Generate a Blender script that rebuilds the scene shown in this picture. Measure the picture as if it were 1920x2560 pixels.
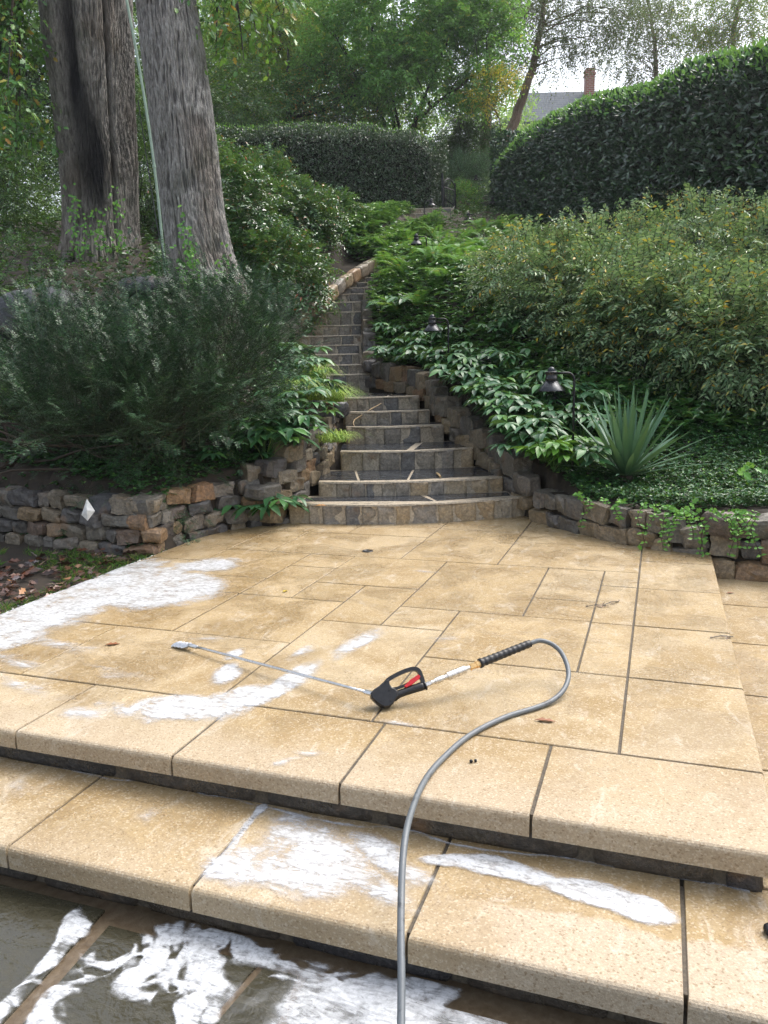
import bpy, math, random
import numpy as np
from math import pi, sin, cos, radians
from mathutils import Matrix, Vector
random.seed(7); RNG = np.random.default_rng(7)
for o in list(bpy.data.objects): bpy.data.objects.remove(o)
SC = bpy.context.scene; COL = SC.collection

# ------------------------------------------------------------------ camera, sky, sun, exposure
H = 1.4; PITCH = -1.86041622e-01; ROLL = -2.68125505e-02; YAW = 3.41625812e-01; FPX = 1960.0
def _rot():
    f = np.array([0, cos(PITCH), sin(PITCH)]); r = np.array([1.0, 0, 0]); u = np.cross(r, f)
    return np.array([r*cos(ROLL)+u*sin(ROLL), -r*sin(ROLL)+u*cos(ROLL), f])
RC = _rot()
cam = bpy.data.cameras.new('camera'); cam.sensor_fit = 'HORIZONTAL'; cam.sensor_width = 36; cam.lens = 36*FPX/1920
cam.clip_start = 0.05; cam.clip_end = 600
camo = bpy.data.objects.new('camera', cam); COL.objects.link(camo)
M = Matrix([[RC[0][i], RC[1][i], -RC[2][i], 0] for i in range(3)] + [[0, 0, 0, 1]]); M[2][3] = H
camo.matrix_world = M; SC.camera = camo

SUN_EL, SUN_AZ = radians(56), radians(55)      # azimuth the light comes from, clockwise from +Y
w = bpy.data.worlds.new('World'); SC.world = w; w.use_nodes = True
nt = w.node_tree; bg = nt.nodes['Background']
sky = nt.nodes.new('ShaderNodeTexSky'); sky.sky_type = 'NISHITA'; sky.sun_disc = False
sky.sun_elevation = SUN_EL; sky.sun_rotation = SUN_AZ
sky.air_density = 1.0; sky.dust_density = 5.0; sky.ozone_density = 1.0; sky.altitude = 50
hs = nt.nodes.new('ShaderNodeHueSaturation'); hs.inputs['Saturation'].default_value = 0.5
nt.links.new(sky.outputs[0], hs.inputs['Color']); nt.links.new(hs.outputs[0], bg.inputs[0])
bg.inputs[1].default_value = 0.15
sl = bpy.data.lights.new('sun', 'SUN'); sl.energy = 0.6; sl.angle = radians(40); sl.color = (1, .96, .9)
so = bpy.data.objects.new('sun', sl); COL.objects.link(so)
sd = Vector((sin(SUN_AZ)*cos(SUN_EL), cos(SUN_AZ)*cos(SUN_EL), sin(SUN_EL)))
so.rotation_euler = sd.to_track_quat('Z', 'Y').to_euler()
vs = SC.view_settings; vs.view_transform = 'Standard'; vs.look = 'None'; vs.exposure = 1.38; vs.gamma = 1
cy = SC.cycles; cy.use_denoising = True; cy.denoising_prefilter = 'NONE'; cy.max_bounces = 6; cy.diffuse_bounces = 3; cy.glossy_bounces = 2
cy.transmission_bounces = 3; cy.transparent_max_bounces = 12; cy.caustics_reflective = False; cy.caustics_refractive = False
cy.sample_clamp_indirect = 6

# ------------------------------------------------------------------ geometry helpers
def ray(u, v):
    return RC.T @ np.array([(u-960)/FPX, -(v-1280)/FPX, 1.0])
def onz(u, v, z=0.0):
    d = ray(u, v); t = (z-H)/d[2]; return np.array([d[0]*t, d[1]*t, z])
def ony(u, v, y):
    d = ray(u, v); t = y/d[1]; return np.array([d[0]*t, y, H+d[2]*t])
CY, SY = cos(YAW), sin(YAW)
def p2w(X, Y, z=0.0):            # patio axes -> world (world = camera heading)
    return np.array([X*CY+Y*SY, -X*SY+Y*CY, z])
def w2p(x, y):
    return x*CY-y*SY, x*SY+y*CY
def nrm(a):
    a = np.asarray(a, float); return a/np.maximum(np.linalg.norm(a, axis=-1, keepdims=True), 1e-9)

def _h(ix, iy, iz):
    n = (ix*374761393 + iy*668265263 + iz*2147483647 + 1013904223) & 0xffffffff
    n = ((n ^ (n >> 13))*1274126177) & 0xffffffff
    n = n ^ (n >> 16)
    return (n & 0xffff)/65535.0
def vnoise(p):
    p = np.asarray(p, float); i = np.floor(p).astype(np.int64); f = p-i; f = f*f*(3-2*f)
    r = 0
    for dx in (0, 1):
        for dy in (0, 1):
            for dz in (0, 1):
                wgt = (f[..., 0] if dx else 1-f[..., 0])*(f[..., 1] if dy else 1-f[..., 1])*(f[..., 2] if dz else 1-f[..., 2])
                r = r + wgt*_h(i[..., 0]+dx, i[..., 1]+dy, i[..., 2]+dz)
    return r*2-1
def fbm(p, oct=4, gain=.5):
    p = np.asarray(p, float); a = 1.0; s = 0; t = 0
    for k in range(oct):
        s = s + a*vnoise(p*2.0**k + 17.3*k); t += a; a *= gain
    return s/t
def xyz(x, y, z): return np.stack(np.broadcast_arrays(x, y, z), -1).astype(float)

class MB:
    def __init__(s): s.V = []; s.F = []; s.n = 0; s.A = []
    def add(s, V, F, a=None):
        V = np.asarray(V, float).reshape(-1, 3); s.V.append(V)
        F = F if isinstance(F, list) and len(F) and isinstance(F[0], np.ndarray) and F[0].ndim == 2 else [F]
        for f in F:
            if isinstance(f, np.ndarray): s.F.append(f.astype(np.int64)+s.n)
            else:
                by = {}
                for q in f: by.setdefault(len(q), []).append(q)
                for q in by.values(): s.F.append(np.array(q, np.int64)+s.n)
        s.A.append(np.full(len(V), 0.0) if a is None else np.broadcast_to(np.asarray(a, float), (len(V),)))
        s.n += len(V); return s
    def box(s, lo, hi, Mx=None):
        x0, y0, z0 = lo; x1, y1, z1 = hi
        V = np.array([[x0,y0,z0],[x1,y0,z0],[x1,y1,z0],[x0,y1,z0],[x0,y0,z1],[x1,y0,z1],[x1,y1,z1],[x0,y1,z1]], float)
        if Mx is not None: V = V @ Mx[0].T + Mx[1]
        return s.add(V, [(3,2,1,0),(4,5,6,7),(0,1,5,4),(1,2,6,5),(2,3,7,6),(3,0,4,7)])
    def tube(s, pts, rad, n=8, cap=True):
        P = np.asarray(pts, float); m = len(P); rad = np.broadcast_to(np.asarray(rad, float), (m,))
        T = np.zeros_like(P); T[1:-1] = P[2:]-P[:-2]; T[0] = P[1]-P[0]; T[-1] = P[-1]-P[-2]; T = nrm(T)
        a = np.array([0, 0, 1.0]) if abs(T[0][2]) < .9 else np.array([1.0, 0, 0])
        u = nrm(np.cross(a, T[0])); V = []
        th = np.arange(n)*2*pi/n
        for i in range(m):
            u = nrm(u-T[i]*np.dot(u, T[i])); v = np.cross(T[i], u)
            V.append(P[i]+rad[i]*(np.cos(th)[:, None]*u+np.sin(th)[:, None]*v))
        V = np.concatenate(V); i, j = np.meshgrid(np.arange(m-1), np.arange(n), indexing='ij'); j2 = (j+1) % n
        F = np.stack([i*n+j, i*n+j2, (i+1)*n+j2, (i+1)*n+j], -1).reshape(-1, 4)
        s.add(V, F)
        if cap and n > 3:
            s.F.append(np.array([list(range(n-1, -1, -1))])+s.n-len(V)); s.F.append(np.array([[(m-1)*n+k for k in range(n)]])+s.n-len(V))
        return s
    def lathe(s, prof, n=24, origin=(0, 0, 0)):
        P = np.array(prof, float); th = np.arange(n)*2*pi/n; m = len(P)
        V = np.stack([P[:, None, 0]*np.cos(th), P[:, None, 0]*np.sin(th), np.repeat(P[:, None, 1], n, 1)], -1).reshape(-1, 3)+np.array(origin)
        i, j = np.meshgrid(np.arange(m-1), np.arange(n), indexing='ij'); j2 = (j+1) % n
        return s.add(V, np.stack([i*n+j, i*n+j2, (i+1)*n+j2, (i+1)*n+j], -1).reshape(-1, 4))
    def prism(s, poly, z0, z1, Mx=None):      # poly CCW in XY
        poly = np.asarray(poly, float); n = len(poly)
        V = np.concatenate([np.c_[poly, np.full(n, z0)], np.c_[poly, np.full(n, z1)]])
        if Mx is not None: V = V @ Mx[0].T + Mx[1]
        F = [tuple(range(n-1, -1, -1)), tuple(range(n, 2*n))]+[(k, (k+1) % n, n+(k+1) % n, n+k) for k in range(n)]
        return s.add(V, F)
    def build(s, name, mat, parent=None, smooth=False, attr=None):
        me = bpy.data.meshes.new(name)
        V = np.concatenate(s.V) if s.V else np.zeros((0, 3))
        ls = np.concatenate([np.full(len(f), f.shape[1]) for f in s.F]); lv = np.concatenate([f.ravel() for f in s.F])
        me.vertices.add(len(V)); me.vertices.foreach_set('co', V.astype(np.float32).ravel())
        me.loops.add(len(lv)); me.loops.foreach_set('vertex_index', lv.astype(np.int32))
        me.polygons.add(len(ls)); me.polygons.foreach_set('loop_start', np.concatenate([[0], np.cumsum(ls)[:-1]]).astype(np.int32))
        try: me.polygons.foreach_set('loop_total', ls.astype(np.int32))
        except Exception: pass
        me.polygons.foreach_set('use_smooth', np.full(len(ls), bool(smooth)))
        if attr:
            a = me.attributes.new(attr, 'FLOAT', 'POINT'); a.data.foreach_set('value', np.concatenate(s.A).astype(np.float32))
        me.update(calc_edges=True); me.validate()
        o = bpy.data.objects.new(name, me); COL.objects.link(o)
        if mat: me.materials.append(mat)
        if parent: o.parent = parent
        return o

def tag(o, label=None, cat=None, group=None, kind=None):
    if label: o['label'] = label
    if cat: o['category'] = cat
    if group: o['group'] = group
    if kind: o['kind'] = kind
    return o
def thing(name, loc, label, cat, group=None):
    o = bpy.data.objects.new(name, None); COL.objects.link(o); o.empty_display_size = .1
    o.location = loc; return tag(o, label, cat, group)
def under(o, root):            # parent a world-space mesh to a thing whose base is elsewhere
    o.parent = root; o.matrix_parent_inverse = Matrix.Translation(-Vector(root.location)); return o
def patio(o): o.rotation_euler.z = -YAW; return o

# ------------------------------------------------------------------ materials
class N:
    def __init__(s, name):
        s.m = bpy.data.materials.new(name); s.m.use_nodes = True; s.t = s.m.node_tree; s.b = s.t.nodes['Principled BSDF']
        s.out = s.t.nodes['Material Output']; s._co = None
    def new(s, typ, **kw):
        n = s.t.nodes.new(typ)
        for k, v in kw.items(): setattr(n, k, v)
        return n
    def link(s, a, b): s.t.links.new(a, b)
    def put(s, inp, v):
        if hasattr(v, 'links') or isinstance(v, bpy.types.NodeSocket): s.link(v, inp)
        else: inp.default_value = v if not (isinstance(v, tuple) and len(v) == 3 and inp.type == 'RGBA') else (*v, 1)
    def co(s):
        if not s._co: s._co = s.new('ShaderNodeTexCoord').outputs['Object']
        return s._co
    def scaled(s, sc):
        n = s.new('ShaderNodeMapping'); s.link(s.co(), n.inputs[0]); n.inputs['Scale'].default_value = sc; return n.outputs[0]
    def noise(s, scale, detail=3, rough=.5, vec=None, dist=0):
        n = s.new('ShaderNodeTexNoise'); n.inputs['Scale'].default_value = scale; n.inputs['Detail'].default_value = detail
        n.inputs['Roughness'].default_value = rough; n.inputs['Distortion'].default_value = dist
        s.link(vec or s.co(), n.inputs['Vector']); return n.outputs['Fac']
    def voro(s, scale, feature='F1', vec=None, out='Distance', rnd=1):
        n = s.new('ShaderNodeTexVoronoi', feature=feature); n.inputs['Scale'].default_value = scale; n.inputs['Randomness'].default_value = rnd
        s.link(vec or s.co(), n.inputs['Vector']); return n.outputs[out]
    def math(s, op, a, b=0.0, c=None, clamp=False):
        n = s.new('ShaderNodeMath', operation=op, use_clamp=clamp); s.put(n.inputs[0], a); s.put(n.inputs[1], b)
        if c is not None: s.put(n.inputs[2], c)
        return n.outputs[0]
    def step(s, v, a, b):      # smooth map v from a..b to 0..1
        n = s.new('ShaderNodeMapRange', interpolation_type='SMOOTHSTEP'); s.put(n.inputs[0], v); n.inputs[1].default_value = a; n.inputs[2].default_value = b
        return n.outputs[0]
    def ramp(s, v, stops, interp='LINEAR'):
        n = s.new('ShaderNodeValToRGB'); n.color_ramp.interpolation = interp; e = n.color_ramp.elements
        while len(e) < len(stops): e.new(.5)
        for k, (p, c) in enumerate(stops): e[k].position = p; e[k].color = (*c, 1)
        s.put(n.inputs[0], v); return n.outputs[0]
    def mix(s, f, a, b, blend='MIX'):
        n = s.new('ShaderNodeMix', data_type='RGBA', blend_type=blend); s.put(n.inputs[0], f); s.put(n.inputs[6], a); s.put(n.inputs[7], b); return n.outputs[2]
    def sep(s, v=None):
        n = s.new('ShaderNodeSeparateXYZ'); s.link(v or s.co(), n.inputs[0]); return n.outputs
    def rnd(s): return s.new('ShaderNodeNewGeometry').outputs['Random Per Island']
    def attr(s, name): return s.new('ShaderNodeAttribute', attribute_name=name).outputs['Fac']
    def set(s, color=None, rough=None, spec=None, metal=None, normal=None, coat=None):
        if color is not None: s.put(s.b.inputs['Base Color'], color)
        if rough is not None: s.put(s.b.inputs['Roughness'], rough)
        if spec is not None: s.put(s.b.inputs['Specular IOR Level'], spec)
        if metal is not None: s.put(s.b.inputs['Metallic'], metal)
        if coat is not None: s.put(s.b.inputs['Coat Weight'], coat); s.b.inputs['Coat Roughness'].default_value = .12
        if normal is not None: s.link(normal, s.b.inputs['Normal'])
        return s
    def bump(s, h, strength=.3, dist=.01, prev=None):
        n = s.new('ShaderNodeBump'); n.inputs['Strength'].default_value = strength; n.inputs['Distance'].default_value = dist
        s.put(n.inputs['Height'], h)
        if prev is not None: s.link(prev, n.inputs['Normal'])
        return n.outputs[0]

LEAFGAIN = 1.75
def leafmat(name, stops, rough=.4, spec=.5, transl=.25, patch=None, vein=0, coat=0):
    n = N(name); c = n.ramp(n.rnd(), [(p, tuple(min(.6, q*LEAFGAIN) for q in k)) for p, k in stops])
    if patch: c = n.mix(n.step(n.noise(patch[1], 2), .45, .62), c, patch[0], 'MIX') if len(patch) < 3 else n.mix(n.math('MULTIPLY', n.step(n.noise(patch[1], 2), .42, .62), patch[2]), c, patch[0])
    n.set(color=c, rough=rough, spec=spec)
    if coat: n.set(coat=coat)
    tr = n.new('ShaderNodeBsdfTranslucent'); n.link(n.mix(.35, c, (.35, .5, .05), 'MIX') if transl > .1 else c, tr.inputs[0])
    mx = n.new('ShaderNodeMixShader'); mx.inputs[0].default_value = transl
    n.link(n.b.outputs[0], mx.inputs[1]); n.link(tr.outputs[0], mx.inputs[2]); n.link(mx.outputs[0], n.out.inputs[0])
    return n.m

def stonemat(name, stops, rough=.6, grain=60, wet=.0, bump=.5):
    n = N(name); r = n.rnd(); c = n.ramp(r, stops)
    big = n.noise(9, 4, .6); c = n.mix(n.step(big, .35, .75), c, (.30, .22, .13), 'MULTIPLY') if False else c
    g = n.noise(grain, 4, .75); c = n.mix(.75, c, n.ramp(g, [(.25, (.25, .25, .26)), (.5, (.9, .88, .85)), (.75, (1.9, 1.85, 1.75))]), 'MULTIPLY')
    c = n.mix(n.math('MULTIPLY', n.step(big, .5, .72), .42), c, (.10, .085, .06))
    rust = n.step(n.noise(5, 3), .58, .75); c = n.mix(n.math('MULTIPLY', rust, .5), c, (.22, .12, .05))
    nb = n.bump(n.noise(22, 5, .7), bump, .03); nb = n.bump(g, .35, .006, nb)
    n.set(color=c, rough=n.math('SUBTRACT', rough, n.math('MULTIPLY', n.step(big, .4, .6), wet)), spec=.5, normal=nb)
    return n.m

def plain(name, col, rough=.5, metal=0, spec=.5, nscale=40, amt=.25, bump=.1):
    n = N(name); g = n.noise(nscale, 4, .6); k = n.ramp(g, [(.3, (1-amt,)*3), (.7, (1+amt,)*3)])
    n.set(color=n.mix(1.0, (*col,), k, 'MULTIPLY'), rough=n.math('MULTIPLY_ADD', g, .25, rough-.12), metal=metal, spec=spec, normal=n.bump(g, bump, .004))
    return n.m

def paving_mat(name, lower=False):
    n = N(name); X, Y, Z = n.sep()
    r = n.rnd()
    base = n.ramp(r, [(0, (.325, .238, .122)), (.35, (.375, .28, .152)), (.7, (.39, .30, .175)), (1, (.42, .335, .21))])
    lg = n.noise(2.2, 5, .68, dist=.6); c = n.mix(n.math('MULTIPLY', n.step(lg, .38, .62), .75), base, (.25, .168, .07))
    md = n.noise(14, 4, .65); c = n.mix(n.math('MULTIPLY', n.step(md, .5, .7), .45), c, (.38, .30, .185))
    # where the wand has already passed the stone is clean and pale
    wob = n.math('MULTIPLY_ADD', n.noise(5, 4, .65), .5, -.25)
    if lower:
        e = n.math('SUBTRACT', n.math('MULTIPLY_ADD', X, .03, 2.035), n.math('ADD', Y, n.math('MULTIPLY', wob, .28)))
        cl = n.math('MULTIPLY', n.step(e, -.004, .02), n.step(n.math('ADD', X, wob), -.62, -.3))
        cl = n.math('MAXIMUM', cl, n.math('MULTIPLY', n.step(n.math('SUBTRACT', 1.98, n.math('ADD', Y, wob)), -.1, .2), .5))
    else:
        a = n.math('ADD', n.math('MULTIPLY_ADD', X, .55, 2.75), n.math('MULTIPLY', wob, 2.4))
        cl = n.step(n.math('SUBTRACT', a, Y), -.5, .9)
        cl = n.math('MULTIPLY', cl, .75)
        fr = n.math('MULTIPLY', n.step(n.math('SUBTRACT', 2.52, n.math('ADD', Y, wob)), -.12, .2), .7)
        cl = n.math('MAXIMUM', cl, fr)
    c = n.mix(cl, c, (.42, .345, .25))
    # residue of soap film: thin chalky streaks
    st = n.noise(9, 5, .7, n.scaled((1.0, .45, 1)), 1.2); film = n.math('MULTIPLY', n.step(st, .54, .70), .42)
    c = n.mix(film, c, (.56, .51, .43))
    grain = n.noise(150, 3, .8); c = n.mix(.62, c, n.ramp(grain, [(.25, (.62, .59, .55)), (.5, (1, 1, 1)), (.72, (1.4, 1.4, 1.38))]), 'MULTIPLY')
    vc = n.voro(170, out='Color'); sx = n.sep(vc)[0]; c = n.mix(n.math('MULTIPLY', n.step(sx, .84, .9), .45), c, (.58, .50, .38)); c = n.mix(n.math('MULTIPLY', n.step(sx, .08, .05), .6), c, (.22, .15, .08))
    pit = n.math('MULTIPLY', n.step(n.noise(70, 2), .68, .74), .55); c = n.mix(pit, c, (.17, .11, .05))
    nb = n.bump(n.math('ADD', grain, n.math('MULTIPLY', n.noise(60, 3, .7), .8)), .55, .006)
    wn = n.step(n.noise(2.7, 5, .62, dist=.5), .42, .58); wet = n.math('MULTIPLY', n.math('SUBTRACT', 1.0, n.math('MULTIPLY', cl, .8)), wn); c = n.mix(n.math('MULTIPLY', wet, .22), c, n.mix(1.0, c, (.74, .66, .54), 'MULTIPLY'))
    n.set(color=c, rough=n.math('MULTIPLY_ADD', wet, -.42, .68), spec=n.math('MULTIPLY_ADD', wet, .3, .25), normal=nb)
    return n.m

def bark_mat(name, cols, streak=True):
    n = N(name); v = n.scaled((14, 14, 2.2)); f = n.noise(3, 6, .8, v)
    c = n.ramp(f, [(.3, cols[0]), (.5, cols[1]), (.7, cols[2])])
    c = n.mix(n.math('MULTIPLY', n.step(n.noise(1.3, 4), .5, .66), .5), c, (.11, .075, .045))
    c = n.mix(n.math('MULTIPLY', n.step(n.noise(2.3, 3), .55, .7), .35), c, (.075, .085, .05))
    if streak: c = n.mix(n.attr('stain_crack'), c, (.012, .011, .011))
    n.set(color=c, rough=.75, spec=.3, normal=n.bump(f, .8, .03)); return n.m

G = lambda r, g, b: (r, g, b)
MAT = {}
MAT['paving'] = paving_mat('limestone_paving'); MAT['paving_step'] = paving_mat('limestone_step', True)
MAT['joint'] = plain('joint_grit', (.085, .07, .05), .8, nscale=90, amt=.5, bump=.5)
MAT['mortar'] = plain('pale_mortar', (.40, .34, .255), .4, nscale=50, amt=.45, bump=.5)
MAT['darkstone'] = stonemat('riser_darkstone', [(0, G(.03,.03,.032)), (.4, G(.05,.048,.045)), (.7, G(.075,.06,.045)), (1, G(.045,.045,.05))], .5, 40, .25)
MAT['wallstone'] = stonemat('dry_wall_stone', [(0, G(.095,.09,.085)), (.22, G(.16,.148,.125)), (.45, G(.215,.18,.13)), (.64, G(.255,.195,.12)), (.72, G(.24,.145,.08)), (.8, G(.08,.08,.082)), (1, G(.20,.175,.145))], .62, 45, .3)
MAT['stepstone'] = stonemat('step_face_stone', [(0, G(.13,.13,.13)), (.25, G(.29,.255,.20)), (.5, G(.36,.30,.21)), (.7, G(.37,.28,.17)), (.85, G(.17,.165,.16)), (1, G(.33,.29,.23))], .5, 45, .32)
MAT['boulder'] = stonemat('boulder_stone', [(0, G(.05,.053,.06)), (1, G(.07,.072,.08))], .5, 25, .3)
def slate_mat(name, col, rough):
    n = N(name); s1 = n.noise(7, 5, .7, n.scaled((1, 3, 1)), 1.5); fine = n.noise(60, 4, .7)
    c = n.mix(n.step(s1, .3, .75), col, tuple(k*1.35 for k in col)); c = n.mix(n.math('MULTIPLY', n.step(fine, .64, .78), .25), c, (.2, .19, .17))
    n.set(color=c, rough=n.math('MULTIPLY_ADD', n.step(s1, .45, .6), .22, rough), spec=.65, normal=n.bump(n.math('ADD', n.noise(9, 3, .5, dist=.6), n.math('MULTIPLY', n.noise(42, 3, .6), .35)), .30, .02)); return n.m
MAT['slate'] = slate_mat('wet_slate', (.028, .031, .036), .10)
MAT['bluestone'] = slate_mat('wet_bluestone', (.038, .035, .022), .09)
MAT['soil'] = plain('soil', (.035, .026, .017), .85, nscale=18, amt=.5, bump=.8)
MAT['twig'] = plain('twig_bark', (.05, .036, .025), .8, nscale=30)
MAT['greenstem'] = plain('green_stem', (.03, .045, .018), .7, nscale=30)
MAT['stick'] = plain('stick', (.36, .25, .12), .6, nscale=30)
MAT['steel'] = plain('zinc_steel', (.62, .62, .62), .3, 1, nscale=60, amt=.15)
MAT['nickel'] = plain('nickel', (.66, .62, .56), .28, 1, nscale=80, amt=.2)
MAT['brass'] = plain('brass', (.72, .46, .2), .32, 1, nscale=80, amt=.2)
MAT['blackplastic'] = plain('black_plastic', (.012, .012, .013), .42, 0, .5, 60, .4, .15)
MAT['redplastic'] = plain('red_plastic', (.55, .02, .025), .4, nscale=60)
MAT['rubber'] = plain('black_rubber', (.014, .014, .015), .45, nscale=80)
MAT['iron'] = plain('black_iron', (.012, .013, .015), .4, .3, nscale=50)
MAT['lampmetal'] = plain('bronze_lamp_metal', (.035, .038, .042), .3, .75, nscale=50, amt=.3)
def hose_mat():
    n = N('grey_hose'); X, Y, Z = n.sep(); g = n.noise(26, 4, .6)
    n.set(color=n.ramp(n.step(g, .55, .7), [(0, (.115, .13, .14)), (1, (.05, .056, .06))]), rough=.42, normal=n.bump(n.noise(200, 2), .2, .002)); return n.m
MAT['hose'] = hose_mat()
MAT['paper'] = plain('wet_paper', (.72, .72, .68), .6, nscale=25, amt=.2)
MAT['pole'] = plain('pale_green_pole', (.30, .40, .30), .4, nscale=15, amt=.2)
MAT['barkA'] = bark_mat('bark_old', [(.05,.043,.037), (.26,.235,.205), (.48,.45,.41)])
MAT['barkB'] = bark_mat('bark_grey', [(.06,.054,.048), (.33,.31,.285), (.56,.54,.50)])
MAT['barkthin'] = bark_mat('bark_thin', [(.02,.018,.015), (.045,.04,.034), (.08,.07,.06)], False)
MAT['barkbirch'] = bark_mat('bark_birch', [(.09,.055,.035), (.24,.16,.11), (.40,.31,.24)], False)
MAT['yew'] = leafmat('yew_needles', [(0, G(.007,.024,.010)), (.5, G(.014,.045,.018)), (.85, G(.027,.074,.026)), (1, G(.05,.11,.034))], .36, .55, .10)
MAT['softconifer'] = leafmat('soft_conifer_needles', [(0, G(.035,.085,.045)), (.6, G(.06,.13,.07)), (1, G(.09,.17,.09))], .5, .4, .2)
MAT['laurel'] = leafmat('laurel_leaves', [(0, G(.011,.030,.012)), (.6, G(.018,.046,.018)), (.93, G(.028,.066,.022)), (1, G(.07,.15,.03))], .3, .6, .10, coat=.8)
MAT['laureltop'] = leafmat('laurel_new_growth', [(0, G(.05,.13,.03)), (.6, G(.08,.19,.04)), (1, G(.12,.24,.05))], .35, .5, .3)
MAT['hedge'] = leafmat('hedge_leaves', [(0, G(.011,.027,.013)), (.6, G(.020,.046,.020)), (.93, G(.032,.07,.028)), (1, G(.07,.075,.045))], .34, .5, .12, coat=.6)
MAT['leuco'] = leafmat('arching_shrub_leaves', [(0, G(.018,.052,.018)), (.5, G(.032,.09,.028)), (.93, G(.055,.13,.03)), (.97, G(.20,.05,.02)), (1, G(.07,.14,.03))], .32, .5, .2, coat=.6)
MAT['cover'] = leafmat('bank_leaves', [(0, G(.026,.08,.024)), (.5, G(.05,.132,.036)), (.9, G(.08,.175,.04)), (1, G(.15,.21,.045))], .3, .6, .22)
MAT['helle'] = leafmat('hellebore_leaves', [(0, G(.016,.052,.022)), (.5, G(.026,.08,.03)), (.9, G(.045,.12,.03)), (1, G(.09,.18,.03))], .36, .42, .15)
MAT['hellelight'] = leafmat('hellebore_young_leaves', [(0, G(.035,.11,.015)), (.6, G(.055,.15,.018)), (1, G(.10,.2,.025))], .38, .4, .2)
MAT['fern'] = leafmat('fern_fronds', [(0, G(.035,.11,.025)), (.5, G(.06,.165,.035)), (.9, G(.10,.22,.045)), (1, G(.24,.16,.03))], .5, .35, .3)
MAT['abelia'] = leafmat('grey_green_leaves', [(0, G(.05,.10,.045)), (.4, G(.10,.165,.075)), (.75, G(.16,.225,.11)), (.92, G(.20,.24,.11)), (.965, G(.40,.27,.03)), (1, G(.42,.19,.03))], .35, .5, .25)
MAT['seed'] = leafmat('seed_heads', [(0, G(.12,.10,.045)), (1, G(.22,.20,.09))], .7, .2, .1)
MAT['yucca'] = leafmat('sword_leaves', [(0, G(.028,.07,.04)), (.6, G(.045,.10,.058)), (1, G(.07,.135,.078))], .45, .4, .12)
MAT['lime'] = leafmat('lime_grass_blades', [(0, G(.10,.20,.03)), (.5, G(.19,.30,.055)), (1, G(.32,.40,.10))], .45, .4, .3)
MAT['grass'] = leafmat('lawn_blades', [(0, G(.03,.085,.015)), (.7, G(.06,.14,.025)), (1, G(.16,.15,.05))], .5, .3, .25)
MAT['vinca'] = leafmat('creeper_leaves', [(0, G(.012,.042,.015)), (.6, G(.022,.07,.022)), (.93, G(.04,.11,.03)), (1, G(.12,.24,.03))], .33, .5, .15)
MAT['ivy'] = leafmat('ivy_leaves', [(0, G(.04,.12,.02)), (.6, G(.07,.19,.03)), (1, G(.13,.27,.04))], .35, .45, .25)
MAT['treegreen'] = leafmat('fresh_tree_leaves', [(0, G(.05,.14,.028)), (.5, G(.085,.215,.04)), (.93, G(.13,.28,.055)), (1, G(.26,.26,.04))], .36, .5, .45)
MAT['treeyellow'] = leafmat('yellowing_tree_leaves', [(0, G(.06,.13,.02)), (.5, G(.11,.2,.025)), (.9, G(.18,.24,.03)), (1, G(.34,.2,.03))], .45, .4, .4)
MAT['goldleaf'] = leafmat('gold_leaves', [(0, G(.14,.18,.03)), (.4, G(.34,.26,.03)), (1, G(.45,.25,.04))], .45, .4, .4)
MAT['hazewood'] = leafmat('haze_paled_leaves', [(0, G(.07,.14,.045)), (.5, G(.12,.21,.06)), (1, G(.19,.27,.08))], .45, .4, .45)  # distance haze is put into this leaf colour
MAT['treedark'] = leafmat('dark_tree_leaves', [(0, G(.014,.042,.015)), (.6, G(.028,.075,.024)), (1, G(.05,.12,.03))], .4, .45, .25)
MAT['treegrey'] = leafmat('birch_leaves', [(0, G(.035,.065,.03)), (.6, G(.06,.095,.045)), (1, G(.12,.14,.05))], .5, .35, .3)
MAT['oakleaf'] = leafmat('oak_leaves', [(0, G(.025,.08,.02)), (.5, G(.05,.14,.028)), (.88, G(.09,.19,.03)), (.95, G(.25,.19,.03)), (1, G(.30,.12,.03))], .35, .5, .3)
MAT['litter'] = leafmat('fallen_leaf', [(0, G(.022,.014,.010)), (.5, G(.05,.026,.018)), (.75, G(.085,.035,.02)), (.9, G(.11,.10,.10)), (1, G(.2,.09,.03))], .3, .55, .05)
MAT['brownleaf'] = leafmat('brown_leaf', [(0, G(.10,.035,.012)), (1, G(.16,.06,.02))], .4, .5, .05)
MAT['orangeleaf'] = leafmat('orange_leaf', [(0, G(.42,.12,.015)), (1, G(.48,.16,.02))], .4, .5, .1)
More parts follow.
